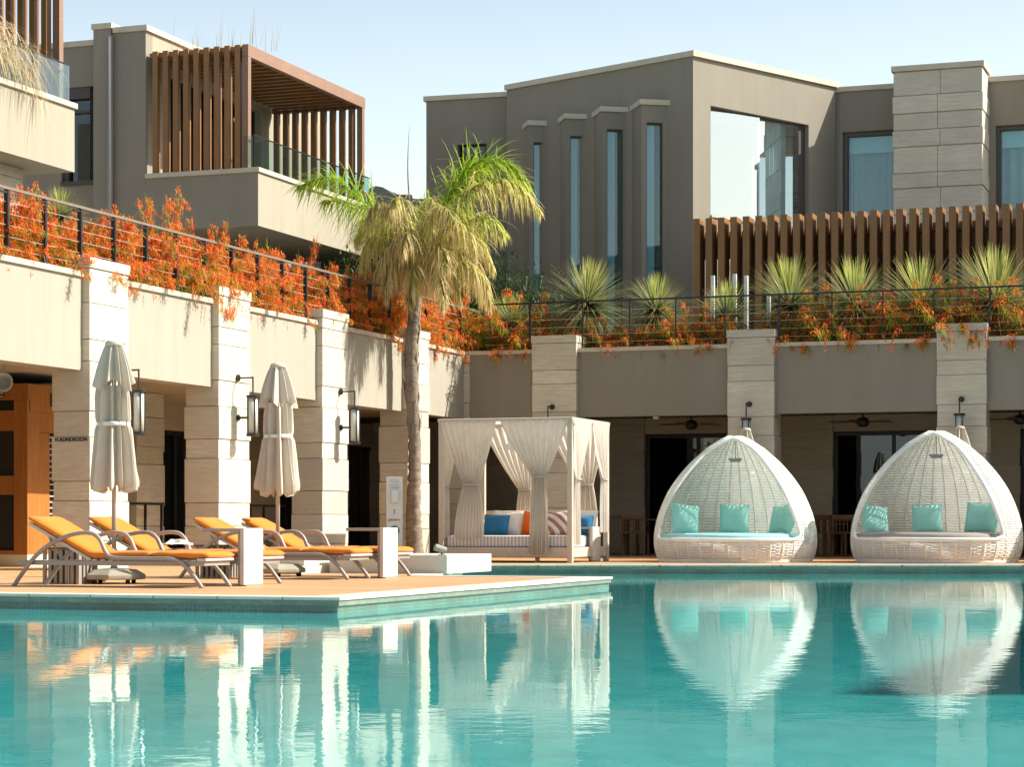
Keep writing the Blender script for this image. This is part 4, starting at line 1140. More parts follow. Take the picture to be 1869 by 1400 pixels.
pillow(bedp(-.30,1.46), AB+R(-6), R(-18), R(3), M['white'], 'white tasselled pillow behind the right blue one', .44, .44, .07, GP, 5)
pillow(bedp(-.26,1.25), AB+R(-8), R(-18), R(-2), M['blue'], 'blue pillow seen past the right post of the canopy bed', .42, .33, .08, GP, 6)

# ---------------------------------------------------------------- white block, step, spotlight, sanitiser stand
kb = ground(816, 1048); kb.z = 0
wbk = MB().box(-1.62, 0, 0, 1.62, 0, .235).build('plinth_block', M['block'], None, bevel=.008); wbk.location = kb; wbk.rotation_euler = (0,0,AB)
tag(wbk, 'low white rendered block between the palm and the canopy bed', 'block')
st = ground(545, 1048.5)
stp = MB(); stp.box(-1.3, 0, 0, 1.5, 0, .10); stp.box(-1.3, -.04, .25, 1.5, .101, .20)
st_ = stp.build('step', M['poolstone'], None, bevel=.006); st_.location = st; st_.rotation_euler = (0,0,AB); tag(st_, 'low pale stone step beyond the right lounger pair', 'step')
lgt = empty('spotlight', kb+BD*(-.12)+AD*.12+Vector((0,0,.236)), AB+R(40), 'small black spotlight on the white block corner', 'spotlight')
MB().tube([(-.09,0,.10),(.05,0,.055)], .045, 12).build('lamp_head', M['pipe'], lgt, smooth=False)
MB().tube([(0,0,.0),(0,0,.05)], .012, 8).box(-.04,.04,-.03,.03,0,.008).build('bracket', M['black'], lgt)
MB().tube([(.051,0,.055),(.054,0,.054)], .036, 12).build('lens', M['frost'], lgt)

sg = empty('sanitiser_stand', Vector(((720-CX)/F*36.3, 36.3, 0)), R(4), 'slim white hand sanitiser board beside the palm trunk', 'sign board')
MB().box(-.135,.135,0,.03,.0,1.42).build('board', M['signwhite'], sg, bevel=.004)
MB().box(-.06,.065,-.09,-.001,.98,1.20).build('dispenser', M['signwhite'], sg, bevel=.02)
tx = MB()
for i, (w_, z) in enumerate(((.07,1.365),(.085,1.335),(.06,1.31),(.088,1.275),(.08,1.25),(.085,1.225))): tx.box(-w_, w_, -.003, -.0005, z, z+.009)
tx.build('text_lines', M['signgrey'], sg)
ic = MB().tube([(0,-.004,.80),(0,-.004,.86)], .012, 8); ic.lathe([(.02,-.002),(.02,.012)], 10, (0,-.004,.86)); ic.build('hand_icon', M['signgrey'], sg)
def text(body, size, mat, parent, loc, rot, name, ext=.002):
    cu = bpy.data.curves.new(name, 'FONT'); cu.body = body; cu.size = size; cu.extrude = ext; cu.align_x = 'CENTER'
    tmp = bpy.data.objects.new('tmp', cu); me = bpy.data.meshes.new_from_object(tmp); bpy.data.objects.remove(tmp)
    me.name = name; me.materials.clear(); me.materials.append(mat)
    o = bpy.data.objects.new(name, me); COL.objects.link(o); o.parent = parent; o.location = loc; o.rotation_euler = rot; return o
sw_ = MB()
sw_.tube(smooth_line([(-.10+.02*k, -.004, .70+(.022 if k%2 else -.012)*(1-.05*k)) for k in range(10)], 4), .005, 5); sw_.tube([(-.11,-.004,.685),(.10,-.004,.70)], .005, 5)
sw_.build('script_mark', M['signred'], sg, smooth=True)
cm = MB()
cm.v += [(0,-.004,.52)]+[(.085*math.cos(2*math.pi*k/28), -.004, .52+.085*math.sin(2*math.pi*k/28)) for k in range(28)]
cm.f += [(0, 1+(k+1)%28, 1+k) for k in range(28)]
cm.build('round_mark', M['signblue'], sg)
MB().box(-.012,.012,-.008,-.0045,.48,.56).box(-.04,.04,-.0082,-.0047,.51,.53).build('mark_symbol', M['signwhite'], sg)

# lettering on the first pier's shaded side
c1 = lcs[2]-cw/2
lt = text('+LAUNDROOM', .074, M['letter'], lw, (0,0,0), (0,0,0), 'lettering', .006)
vv = LW
uu = c1-.006
lt.parent = lw
lt.matrix_local = Matrix(((0,0,-1,uu),(-1,0,0,.17),(0,1,0,0),(0,0,0,1)))
zz_ = LW.z(uu, .17, 806); lt.location = (uu-.004, .17, zz_)

# ---------------------------------------------------------------- wall lanterns
def make_sconce():
    """local -Y points out of the wall; origin at the upper wall mount"""
    r = empty('wall_lantern'); o_ = -.27
    MB().tube([(0,0,0),(0,-.03,0)], .055, 12).build('wall_plate', M['bronze'], r)
    MB().tube([(0,-.03,0),(0,o_,0)], .013, 8).tube([(0,o_,.013),(0,o_,-.26)], .013, 8).build('upper_arm', M['bronze'], r)
    MB().tube([(0,0,-.62),(0,-.03,-.62)], .05, 12).tube([(0,-.03,-.62),(0,o_+.085,-.62)], .018, 8).build('lower_arm', M['bronze'], r)
    for pr_ in ([(.092,-.27),(.105,-.275),(.105,-.31),(.09,-.315)], [(.09,-.865),(.105,-.87),(.105,-.91),(.085,-.915)]): MB().lathe(pr_[::-1], 20, (0,o_,0)).build('cap', M['bronze'], r)
    MB().lathe([(.074,-.865),(.074,-.316)], 20, (0,o_,0)).build('glass_tube', M['frost'], r, smooth=True)
    b_ = MB()
    for k in range(4):
        a = math.pi/4+k*math.pi/2; b_.box(.086*math.cos(a)-.008, .086*math.cos(a)+.008, o_+.086*math.sin(a)-.008, o_+.086*math.sin(a)+.008, -.868, -.312)
    b_.build('cage_bar', M['bronze'], r)
    return r
sc = make_sconce(); first = True
SL = ['bronze wall lantern behind the left parasol, on the first sunlit pier', 'bronze wall lantern on the second sunlit pier, left of the right parasol',
      'bronze wall lantern on the third sunlit pier, right of the right parasol', 'black wall lantern behind the canopy bed roof', 'black wall lantern above the left woven pod', 'black wall lantern above the right woven pod']
spots = [(LW, 222, 676), (LW, 433, 690), (LW, 621, 715), (RW, 1008, 743), (RW, 1368, 738), (RW, 1755, 729)]
for i, (fr, px, py) in enumerate(spots):
    o = sc if i == 0 else copy_tree(sc)
    u = fr.u(px, KV)
    p = fr.w(u, KV-.001, fr.z(u, KV, py)); o.location = p; o.rotation_euler = (0,0,fr.a); tag(o, SL[i], 'wall lantern', 'wall lanterns on the stone piers')

# ---------------------------------------------------------------- speaker, downlight, ceiling fans
sk = empty('loudspeaker', LW.w(LW.u(8,.9), .9, 2.55), R(-60), 'grey horn loudspeaker hanging at the left edge under the soffit', 'loudspeaker')
MB().lathe([(.06,-.14),(.10,-.05),(.13,.12),(.135,.14),(.115,.14),(.06,-.02)], 20).build('horn', M['spk'], sk, smooth=True).rotation_euler = (R(90),0,R(65))
MB().tube([(0,0,.08),(0,0,.3)], .015, 8).build('bracket', M['spk'], sk)
dl_ = MB().lathe([(.0,-.06),(.055,-.06),(.06,-.05),(.06,0)], 20).build('ceiling_spot', M['signwhite'], None, smooth=False)
dl_.location = RW.w(RW.u(1197,.4), .42, SOF+.02-.003); tag(dl_, 'small white spot under the soffit left of the left woven pod', 'ceiling spot')
def make_fan():
    r = empty('ceiling_fan'); MB().tube([(0,0,0),(0,0,-.16)], .02, 8).build('rod', M['black'], r)
    MB().lathe([(.03,-.36),(.10,-.34),(.13,-.27),(.11,-.19),(.03,-.16)], 18).build('motor', M['black'], r, smooth=True)
    for k in range(5):
        m = Matrix.Rotation(k*2*math.pi/5+.3, 4, 'Z') @ Matrix.Rotation(R(9), 4, 'X')
        b_ = MB(); b_.box(.12, .22, -.02, .02, -.26, -.245, m); b_.poly([(.2,-.05),(.62,-.075),(.66,-.04),(.66,.05),(.6,.075),(.2,.05)], -.258, -.247)
        b_.v[-12:] = [tuple(m @ Vector(q)) for q in b_.v[-12:]]
        b_.build('blade', M['chairwood'], r)
    return r
fn_ = make_fan()
FL = ['brown ceiling fan in the bay left of the left woven pod', 'brown ceiling fan in the bay between the two woven pods', 'brown ceiling fan at the right edge of the photo']
for i, px in enumerate((1262, 1575, 1862)):
    o = fn_ if i == 0 else copy_tree(fn_)
    o.location = RW.w(RW.u(px,2.0), 2.0, 2.9); tag(o, FL[i], 'ceiling fan', 'ceiling fans in the arcade')

# ---------------------------------------------------------------- chairs and tables in the shade
def make_chair():
    r = empty('dining_chair')
    for (x, y, h) in ((-.22,-.22,.44),(.22,-.22,.44),(-.22,.22,.82),(.22,.22,.82)): MB().box(x-.02, x+.02, y-.02, y+.02, 0, h).build('leg', M['chairwood'], r)
    MB().box(-.24,.24,-.24,.2,.441,.48).build('seat', M['chairwood'], r, bevel=.006)
    b_ = MB(); b_.box(-.199,.199,.205,.235,.74,.81)
    for k in range(5): b_.box(-.17+k*.08, -.15+k*.08, .21, .23, .481, .739)
    b_.build('backrest', M['chairwood'], r)
    for s_ in (-1, 1): MB().box(s_*.22-.025, s_*.22+.025, -.22, .199, .62, .65).build('armrest', M['chairwood'], r)
    return r
chs = make_chair()
def make_table():
    r = empty('dining_table')
    for (x, y) in ((-.36,-.36),(.36,-.36),(-.36,.36),(.36,.36)): MB().box(x-.03, x+.03, y-.03, y+.03, 0, .70).build('leg', M['chairwood'], r)
    MB().box(-.42,.42,-.42,.42,.701,.74).build('tabletop', M['chairwood'], r, bevel=.006); return r
tb = make_table()
places = [(1126,1.3,.2,'wooden chair nearest the canopy bed, in the dark arcade'),(1160,1.6,2.9,'wooden chair facing the table between canopy bed and left pod'),(1514,1.4,.5,'wooden chair just right of the left woven pod'),(1548,1.7,2.6,'wooden chair just left of the right woven pod'),(1858,1.4,.4,'wooden chair beyond the right woven pod')]
for i, (px, v, rz, l) in enumerate(places):
    o = chs if i == 0 else copy_tree(chs)
    o.location = RW.w(RW.u(px,v), v); o.rotation_euler = (0,0,rz); tag(o, l, 'chair', 'dining chairs in the shaded arcade')
for i, (px, v, l) in enumerate(((1185,2.6,'square wooden table left of the left woven pod'),(1530,2.7,'square wooden table seen between the woven pods'))):
    o = tb if i == 0 else copy_tree(tb); o.location = RW.w(RW.u(px,v), v); o.rotation_euler = (0,0,-TH); tag(o, l, 'table', 'dining tables in the shaded arcade')

# black rail inside the left arcade
br_ = empty('low_railing', LW.w(0,0), LW.a, 'low black metal railing between the stone piers in the left arcade', 'railing')
for (pa, pb) in ((236,300),(458,520)):
    a, b = LW.u(pa,2.3), LW.u(pb,2.3)
    MB().box(a, b, 2.3, 2.34, .95, .99).build('rail', M['black'], br_); MB().box(a, b, 2.31, 2.33, .12, .15).build('rail', M['black'], br_)
    k = 0
    while a+k*.55 < b: MB().box(a+k*.55, a+k*.55+.035, 2.302, 2.338, 0, .949).build('post', M['black'], br_); k += 1
# ================================================================ plants and railings
UPV = Vector((0,0,1))
def lerp3(a, b, t): return tuple(a[i]+(b[i]-a[i])*t for i in range(3))
def blade(mb, p, d, L, w, col0, col1, droop=.3, n=3, side=None):
    """a thin leaf strip that starts along d and bends down"""
    d = d.normalized(); s = side or d.cross(UPV)
    if s.length < .05: s = Vector((1,0,0))
    s = s.normalized(); q = Vector(p); pts = [q.copy()]; v = d.copy()
    for i in range(n):
        v = (v+Vector((0,0,-droop/n))).normalized(); q = q+v*(L/n); pts.append(q.copy())
    b = len(mb.v)
    for i in range(n+1):
        ww = w*(1-(i/n)**1.6)*.5+.0006; mb.v += [tuple(pts[i]-s*ww), tuple(pts[i]+s*ww)]
    for i in range(n):
        mb.f.append((b+2*i, b+2*i+1, b+2*i+3, b+2*i+2)); c0 = lerp3(col0, col1, i/n); c1 = lerp3(col0, col1, (i+1)/n)
        mb.c.append((c0, c0, c1, c1))
def rv(rnd): 
    while True:
        v = Vector((rnd.uniform(-1,1), rnd.uniform(-1,1), rnd.uniform(-1,1)))
        if .05 < v.length < 1: return v
def orange_bush(seed, W=.62, H=1.15, spill=.25, dense=1.0, fl=1.0):
    """coral bush: fine arching green stems, tufts of small tubular flowers"""
    rnd = random.Random(seed); fo = MB(); fw = MB(); n = int(72*dense)
    for k in range(n):
        a = rnd.uniform(0, 2*math.pi); el = rnd.uniform(.15, 1.0); r0 = rnd.uniform(0, .25*W)
        p = Vector((math.cos(a)*r0*1.6, math.sin(a)*r0, rnd.uniform(0,.1)))
        d = Vector((math.cos(a)*(1.25-el), math.sin(a)*(1.05-el)*.8, .5+el)).normalized(); L = H*rnd.uniform(.62, 1.08)
        v = d.copy(); q = p.copy(); pts = [q.copy()]; ns = 7
        for i in range(ns):
            v = (v+Vector((rnd.uniform(-.12,.12), rnd.uniform(-.12,.12), -.17-.10*i/ns))).normalized(); q = q+v*(L/ns); pts.append(q.copy())
        g0 = (.10,.19,.02); g1 = (rnd.uniform(.26,.46), rnd.uniform(.36,.46), .04)
        for i in range(ns):
            b = len(fo.v); s = Vector((.0035,0,0)); fo.v += [tuple(pts[i]-s), tuple(pts[i]+s), tuple(pts[i+1]+s), tuple(pts[i+1]-s)]; fo.f.append((b,b+1,b+2,b+3)); fo.c.append(lerp3(g0, g1, i/ns))
            if i < 1: continue
            for j in range(int(15*dense)):              # feathery side stems
                w = (v*.5+rv(rnd)*.9+Vector((0,0,-.1))); p_ = pts[i].lerp(pts[i+1], rnd.random())
                blade(fo, p_, w, rnd.uniform(.07,.2), rnd.uniform(.006,.011), lerp3(g0,g1,rnd.random()), g1, .5, 2)
        # flower tufts along the upper two thirds
        tufts = int(22*fl)
        for j in range(tufts):
            t = 1-rnd.random()**1.35*.85; i = min(ns-1, int(t*ns)); c = pts[i].lerp(pts[i+1], rnd.random())+rv(rnd)*.06
            hue = rnd.random(); base = lerp3(lerp3((.94,.17,.05), (.98,.27,.04), hue), lerp3((.98,.34,.05), (.95,.50,.07), hue), min(1, max(0, 1.15-t*1.25+rnd.uniform(-.2,.2))))
            if rnd.random() < .08: base = (.78,.07,.05)
            for m in range(rnd.randint(7, 13)):
                o_ = c+rv(rnd)*.055; w = (rv(rnd)*.8+Vector((0,0,-.25)))
                cc = lerp3(base, (base[0]*.6, base[1]*.55, base[2]), rnd.random()*.7)
                blade(fw, o_, w, rnd.uniform(.03,.062), rnd.uniform(.016,.027), cc, base, .1, 1)
    # hanging trails over the wall edge (towards local -Y)
    for k in range(int(5*spill/.25)):
        q = Vector((rnd.uniform(-W,W), -.45+rnd.uniform(-.1,.1), .2)); v = Vector((rnd.uniform(-.3,.3), -1, .1)).normalized()
        for i in range(6):
            nq = q+v*.07; blade(fo, q, v, .075, .008, (.10,.16,.03), (.3,.3,.05), 0, 1)
            for m in range(4): blade(fw, nq+rv(rnd)*.03, rv(rnd)+Vector((0,0,-.5)), .04, .015, (.75,.14,.02), (.85,.24,.03), .1, 1)
            q = nq; v = (v+Vector((0,.05,-.32))).normalized()
    return fo, fw
def make_bush(seed, **k):
    r = empty('flowering_bush'); fo, fw = orange_bush(seed, **k)
    fo.build('foliage', M['leaf'], r); fw.build('flowers', M['flower'], r); return r
bl_src = [make_bush(11), make_bush(12, H=1.3), make_bush(13, H=1.0, fl=1.2), make_bush(14, H=1.2, fl=.75), make_bush(15, H=.95, fl=1.3)]
br_src = [make_bush(31, H=.70, W=.7, fl=.5, spill=.12), make_bush(32, H=.8, W=.75, fl=.45, spill=.15), make_bush(33, H=.62, W=.7, fl=.6, spill=.2)]
used = set()
def put_bush(src, loc, rz, sc, label, group):
    if src.name in used: o = copy_tree(src)
    else: o = src; used.add(src.name)
    o.location = loc; o.rotation_euler = (0,0,rz); o.scale = sc if isinstance(sc, tuple) else (sc,)*3; return tag(o, label, 'bush', group)
rnd = random.Random(5)
ordn = ['first','second','third','fourth','fifth','sixth','seventh','eighth','ninth','tenth','eleventh','twelfth','thirteenth','fourteenth','fifteenth','sixteenth','seventeenth','eighteenth','nineteenth','twentieth','twenty-first','twenty-second','twenty-third','twenty-fourth','twenty-fifth','twenty-sixth','twenty-seventh']
uL0, uL1 = LW.u(0,.5)-1.6, LW.u(862,.5)
nL = 27
# height of the flower hedge seen against the building behind: (photo x, photo y of its top)
top = [(-60,340),(20,350),(60,395),(120,415),(200,418),(240,410),(285,372),(330,430),(400,448),(450,470),(500,488),(545,470),(600,515),(650,520),(700,515),(750,548),(800,535),(850,590),(900,600)]
def topy(px):
    for i in range(len(top)-1):
        if top[i][0] <= px <= top[i+1][0]:
            t = (px-top[i][0])/(top[i+1][0]-top[i][0]); return top[i][1]+(top[i+1][1]-top[i][1])*t
    return top[-1][1] if px > 0 else top[0][1]
for i in range(nL):
    u = uL0+(uL1-uL0)*(i+.5)/nL; v = .60+rnd.uniform(-.12,.16)
    Y = LW.depth(u, v); X = LW.w(u, v).x; px = CX+F*X/Y; ht = LW.z(u, v, topy(px))-3.92
    src = bl_src[i % 5]; hs = {0:1.15,1:1.3,2:1.0,3:1.2,4:.95}[i % 5]
    zs = max(.6, min(1.6, ht/(hs*.84)))
    put_bush(src, LW.w(u, v, 3.92), LW.a+rnd.choice((0,math.pi))*0+rnd.uniform(-.3,.3), (1.05, .85, zs), f'fiery orange flowering bush, {ordn[i]} from the left in the left wall planter', 'orange flowering bushes along the left planter')
rb = [(885,.8),(935,1.1),(985,.9),(1048,.65),(1100,.8),(1160,.85),(1215,.85),(1262,1.0),(1305,.9),(1350,.55),(1438,.85),(1480,.9),(1525,1.0),(1575,.9),(1625,.85),(1675,.95),(1722,1.05),(1790,.8),(1848,1.0),(1895,.9)]
for i, (px, sc) in enumerate(rb):
    v = .74+rnd.uniform(-.1,.12); u = RW.u(px, v); s_ = br_src[i % 3]
    if i in (1,12,16,18): s_ = br_src[1]; sc *= 1.25
    put_bush(s_, RW.w(u, v, 3.92), RW.a+rnd.uniform(-.4,.4), sc*1.22, f'red-orange flowering bush, {ordn[i]} from the left in the right wall planter', 'red-orange bushes along the right planter')

# ---------------------------------------------------------------- yuccas
def make_yucca(seed, n=900, L=.78):
    rnd = random.Random(seed); r = empty('yucca'); m = MB()
    for k in range(n):
        z = 1-1.5*rnd.random()**.85; z = max(-.6, z); a = rnd.uniform(0, 2*math.pi); h = math.sqrt(max(0, 1-z*z))
        d = Vector((math.cos(a)*h, math.sin(a)*h, z)); young = z > .86
        if young: c0, c1 = (.32,.40,.06), (.56,.60,.14); L_ = L*rnd.uniform(.8,.98)
        else:
            t = rnd.random(); c0 = lerp3((.10,.16,.06), (.20,.24,.08), t); c1 = lerp3((.24,.29,.11), (.52,.47,.24), t); L_ = L*rnd.uniform(.78,1.05)
        if rnd.random() < .09: c1 = (.42,.30,.16)
        p = d*.06+Vector((0,0,.55)); blade(m, p, d, L_, rnd.uniform(.012,.021), c0, c1, .12+.30*(1-max(0,z))+rnd.random()*.2, 3)
    for k in range(70):
        a = rnd.uniform(0, 2*math.pi); d = Vector((math.cos(a)*.14, math.sin(a)*.14, 1)); blade(m, Vector((math.cos(a)*.05, math.sin(a)*.05, .55)), d, L*rnd.uniform(.75,1.0), .022, (.26,.34,.07), (.54,.54,.18), .02, 2)
    m.build('leaves', M['leaf'], r)
    MB().lathe([(.11,0),(.09,.2),(.10,.5),(.05,.62)], 12).build('stem', M['husk'], r, smooth=True)
    return r
yc = [make_yucca(1), make_yucca(2), make_yucca(3, 700, .72)]
ysp = [(1060,.78,548,'broad spiky yucca left of the fin windows, first of the row'),(1190,.62,560,'spiky yucca under the rightmost fin window'),(1322,.70,575,'spiky yucca beside the white posts'),(1444,.80,552,'spiky yucca right of the white posts, above the third stone pier'),
       (1562,.80,555,'upright bright yucca midway between the two right stone piers'),(1693,.88,552,'wide yucca left of the last stone pier'),(1815,.92,550,'largest yucca, at the right end of the planter'),(935,.55,585,'small yucca half hidden by orange flowers near the corner')]
yused = set()
for i, (px, sc, cy, l) in enumerate(ysp):
    sc *= 1.72; v = 1.15; u = RW.u(px, v); zc = RW.z(u, v, cy+10); s_ = yc[i % 3]
    if s_.name in yused: o = copy_tree(s_)
    else: o = s_; yused.add(s_.name)
    o.scale = (sc,)*3; o.location = RW.w(u, v, zc-.55*sc); o.rotation_euler = (R(7)*math.sin(i*2.1),R(8)*math.cos(i*1.7),i*1.3); tag(o, l, 'yucca', 'yuccas behind the right railing')
o = copy_tree(yc[1]); o.scale = (.62,)*3; u = LW.u(110,1.4); o.location = LW.w(u, 1.4, LW.z(u,1.4,398)-.34); o.rotation_euler = (0,0,.4); tag(o, 'green yucca behind the left railing, below the first balcony', 'yucca', 'yuccas behind the left railing')

# ---------------------------------------------------------------- railings
rl = empty('garden_railing', LW.w(0,0), LW.a, 'dark wire railing running along the left flower planter', 'railing')
RT = 4.99
p0_ = LW.u(11,.1); dsp = LW.u(80,.1)-p0_
uE = LW.u(872,.1)
MB().box(p0_-1.5, uE, .055, .10, RT-.035, RT).build('top_rail', M['rail'], rl)
k = -1
while p0_+k*dsp < uE:
    u = p0_+k*dsp; pm = MB().box(u-.022, u+.022, .06, .12, CT-.02, RT-.036)
    po = pm.build('post', M['black'], rl)
    MB().box(u-.20, u-.0221, .065, .09, RT-.085, RT-.06).build('bracket', M['black'], po); k += 1
for j in range(5):
    z = CT+.12+j*.15; MB().tube([(p0_-1.5,.09,z),(uE,.09,z)], .004, 5).build('wire', M['umbpole'], rl)
r2 = empty('garden_railing', RW.w(0,0), RW.a, 'thin dark wire railing above the right arcade wall', 'railing')
ua, ub_ = RW.u(885,.1), RW.u(1990,.1)
MB().box(ua, ub_, .06, .10, RT+.0, RT+.03).build('top_rail', M['black'], r2)
for px in (968,1064,1150,1234,1324,1423,1519,1612,1705,1807,1905):
    u = RW.u(px,.1); w_ = .022 if px in (968,1423,1807) else .011
    MB().box(u-w_, u+w_, .06, .09, CT-.02, RT-.001).build('post', M['black'], r2)
for j in range(5):
    z = CT+.12+j*.155; MB().tube([(ua,.08,z),(ub_,.08,z)], .0035, 5).build('wire', M['umbpole'], r2)

# ---------------------------------------------------------------- white posts on the terrace
for i, (px, ya, l) in enumerate(((1341,500,'tallest thin white post behind the yuccas, left one'),(1362,503,'thin white post, right beside the tallest one'),(1403,540,'short white post in front of the fin screen'),(1301,503,'slender white post partly hidden left of the white posts'))):
    v = 2.2; u = RW.u(px, v); o = MB().box(-.035, .035, -.035, .035, 0, 1).box(-.05,.05,-.05,.05,-.02,-.0005).build('white_post', M['whitemetal'], None)
    o.location = RW.w(u, v, 3.64); o.scale = (1,1,RW.z(u,v,ya)-3.64); o.rotation_euler = (0,0,RW.a); tag(o, l, 'post', 'white posts behind the right railing')

# ---------------------------------------------------------------- dense green shrubs behind the palm and under the balcony
def leafy(seed, rx, ry, rz_, n, cols, L=.13, W=.05):
    rnd = random.Random(seed); m = MB(); cl = [(rv(rnd)) for _ in range(26)]
    for k in range(n):
        c = cl[rnd.randrange(len(cl))]; p = c*.75+rv(rnd)*.36; p = Vector((p.x*rx, p.y*ry, (p.z*.5+.5)*rz_*1.05))
        t = rnd.random(); col = lerp3(cols[0], cols[1], t)
        blade(m, p, rv(rnd)+Vector((0,0,.15)), L*rnd.uniform(.6,1.2), W*rnd.uniform(.6,1.2), col, col, .3, 2)
    return m
GR = ((.025,.05,.015), (.07,.12,.03))
sh = [(930, 49.0, 1.5, 1.3, 3.2, 'dark green shrub right of the palm against the angular villa'), (640, 50.5, 2.2, 1.2, 3.2, 'dark shrub added to fill the gloom under the slatted balcony'), (700, 52.5, 2.4, 1.4, 3.0, 'dark shrub behind the palm crown, left of the trunk'),  # the one under the balcony is added to darken the gap
      (810, 52, 2.4, 1.4, 3.0, 'dark shrub behind the palm crown, right of the trunk'), (560, 49, 2.0, 1.0, 1.6, 'low dark shrub in shade left of the palm'), (450, 46.5, 1.8, 1.0, 1.3, 'low green shrub behind the left flower hedge')]
for i, (px, Y, rx, ry, h, l) in enumerate(sh):
    r = empty('shrub', ((px-CX)/F*Y, Y, 3.62), 0, l, 'shrub', 'green shrubs on the terrace')
    leafy(40+i, rx, ry, h, 3600, GR).build('foliage', M['leaf'], r)
    st_m = MB()
    for q in range(5): st_m.tube([(rx*.3*math.sin(q*1.3),0,0),(rx*.4*math.sin(q*1.3),.1*math.cos(q),h*.5),(rx*.5*math.sin(q*1.3),.2*math.cos(q),h*.8)], [.03,.02,.01], 6)
    st_m.build('stems', M['trunk'], r, smooth=True)
r = empty('bush', LW.w(LW.u(215,1.5),1.5,3.92), 0, 'fresh green leafy bush among orange flowers behind the left railing', 'bush'); leafy(60, .5, .4, .62, 500, ((.07,.16,.02),(.16,.30,.04)), .16, .04).build('foliage', M['leaf'], r)
MB().tube([(0,0,0),(0,0,.35)], .012, 6).build('stem', M['trunk'], r)

# ---------------------------------------------------------------- palm
PY = 40.1
def pxz(px, py, Y=PY): return Vector(((px-CX)/F*Y, Y, CH+(HY-py)*Y/F))
pb = Vector(((760-CX)/F*PY, PY, 0))
pl = empty('palm_tree', pb, 0, 'palm tree with drooping half dried fronds in front of the corner', 'palm tree')
def lp(px, py, dy=0): return pxz(px, py, PY+dy)-pb
tpts = [lp(757,1024),lp(756,980),lp(755,930),lp(757,860),(lp(756,790)),lp(752,720),lp(751,650),lp(754,600),lp(758,560),lp(762,530)]
tr = [.19,.15,.135,.12,.112,.125,.13,.12,.10,.09]
line = smooth_line(tpts, 10); rr = []
for i in range(len(line)):
    t = i/10; k = min(len(tr)-2, int(t)); base = tr[k]+(tr[k+1]-tr[k])*(t-k); rr.append(base*(1+.045*math.sin(i*2.1)+.03*math.sin(i*5.3)))
tm = MB().tube(line, rr, 20)
for i, q in enumerate(tm.v):
    n_ = mnoise.noise(Vector(q)*9)*.018+mnoise.noise(Vector(q)*25)*.008; ax = Vector((q[0],q[1],0)); tm.v[i] = (q[0]+n_, q[1]+n_, q[2])
tm.build('trunk', M['trunk'], pl, smooth=True)
# loose leaf bases wrapped round the upper trunk
hk = MB(); rnd = random.Random(8)
for k in range(34):
    f = rnd.uniform(.40, .97); idx = int(f*(len(line)-1)); p = line[idx]; a = rnd.uniform(0, 2*math.pi); o_ = Vector((math.cos(a), math.sin(a), 0))
    L_ = rnd.uniform(.25,.6); s_ = o_.cross(UPV)*rnd.uniform(.02,.06); q0 = p+o_*(rr[idx]*.95); q1 = q0+UPV*L_*.6+o_*.03; q2 = q0+UPV*L_+o_*rnd.uniform(.0,.05)+s_*rnd.uniform(-1,1)
    hk.quad(q0-s_, q0+s_, q1+s_*.8, q1-s_*.8); hk.quad(q1-s_*.8, q1+s_*.8, q2+s_*.15, q2-s_*.15)
hk.build('leaf_base', M['husk'], pl)
crown = tpts[-1]+Vector((0,0,.05))
TAN0, TAN1 = (.68,.50,.20), (.95,.76,.45); GRN0, GRN1 = (.09,.20,.015), (.34,.54,.03); YEL = (.78,.70,.12)
def frond(pts, dry, seed, lmax=.62, dens=54, hang=1.0):
    """pts: rachis control points; leaflets hang from both sides"""
    rnd = random.Random(seed); line = smooth_line(pts, 9); n = len(line); m = MB()
    tot = sum((line[i+1]-line[i]).length for i in range(n-1)); m_c = lerp3((.22,.24,.06), (.40,.30,.14), dry)
    for i in range(n-1):          # rachis as a thin tapered ribbon cross
        w = .016*(1-.8*i/n); s = (line[i+1]-line[i]).cross(UPV); s = (s.normalized() if s.length > 1e-4 else Vector((1,0,0)))*w; u_ = Vector((0,0,w))
        for q in (s, u_):
            m.quad(line[i]-q, line[i]+q, line[i+1]+q*.95, line[i+1]-q*.95, col=m_c)
    N = int(dens*tot)
    for k in range(N):
        t = .14+.86*(k/N)**.92; f = t*(n-1); i = min(n-2, int(f)); p = line[i].lerp(line[i+1], f-i); tg = (line[i+1]-line[i]).normalized()
        sd = tg.cross(UPV); sd = sd.normalized() if sd.length > .05 else Vector((1,0,0)); up = sd.cross(tg)
        for s_ in (-1, 1):
            for rep in range(2):
                d = sd*s_*rnd.uniform(.25,1.0)+tg*rnd.uniform(.1,1.0)+up*rnd.uniform(-.5,.7)+rv(rnd)*.25
                L_ = lmax*(math.sin(math.pi*min(1,(t*.86+.12)))**.6)*rnd.choice((.45,.7,.9,1.0,1.15,1.3))*rnd.uniform(.8,1.05)
                dd = dry+rnd.uniform(-.3,.3)
                if dd < .35: c0, c1 = lerp3(GRN0, GRN1, rnd.random()), lerp3(GRN1, YEL, rnd.random()*.8)
                elif rnd.random() < .14: c0, c1 = (.20,.15,.07), (.42,.32,.17)
                elif dd < .6: c0, c1 = lerp3(GRN1, YEL, rnd.random()*.5), lerp3(YEL, TAN1, rnd.random())
                else: c0, c1 = lerp3((.26,.34,.05), TAN0, rnd.random()), lerp3(TAN0, TAN1, rnd.random())
                blade(m, p, d, L_, rnd.uniform(.016,.030), c0, c1, rnd.uniform(.8,5.0)*hang, 5)
    return m
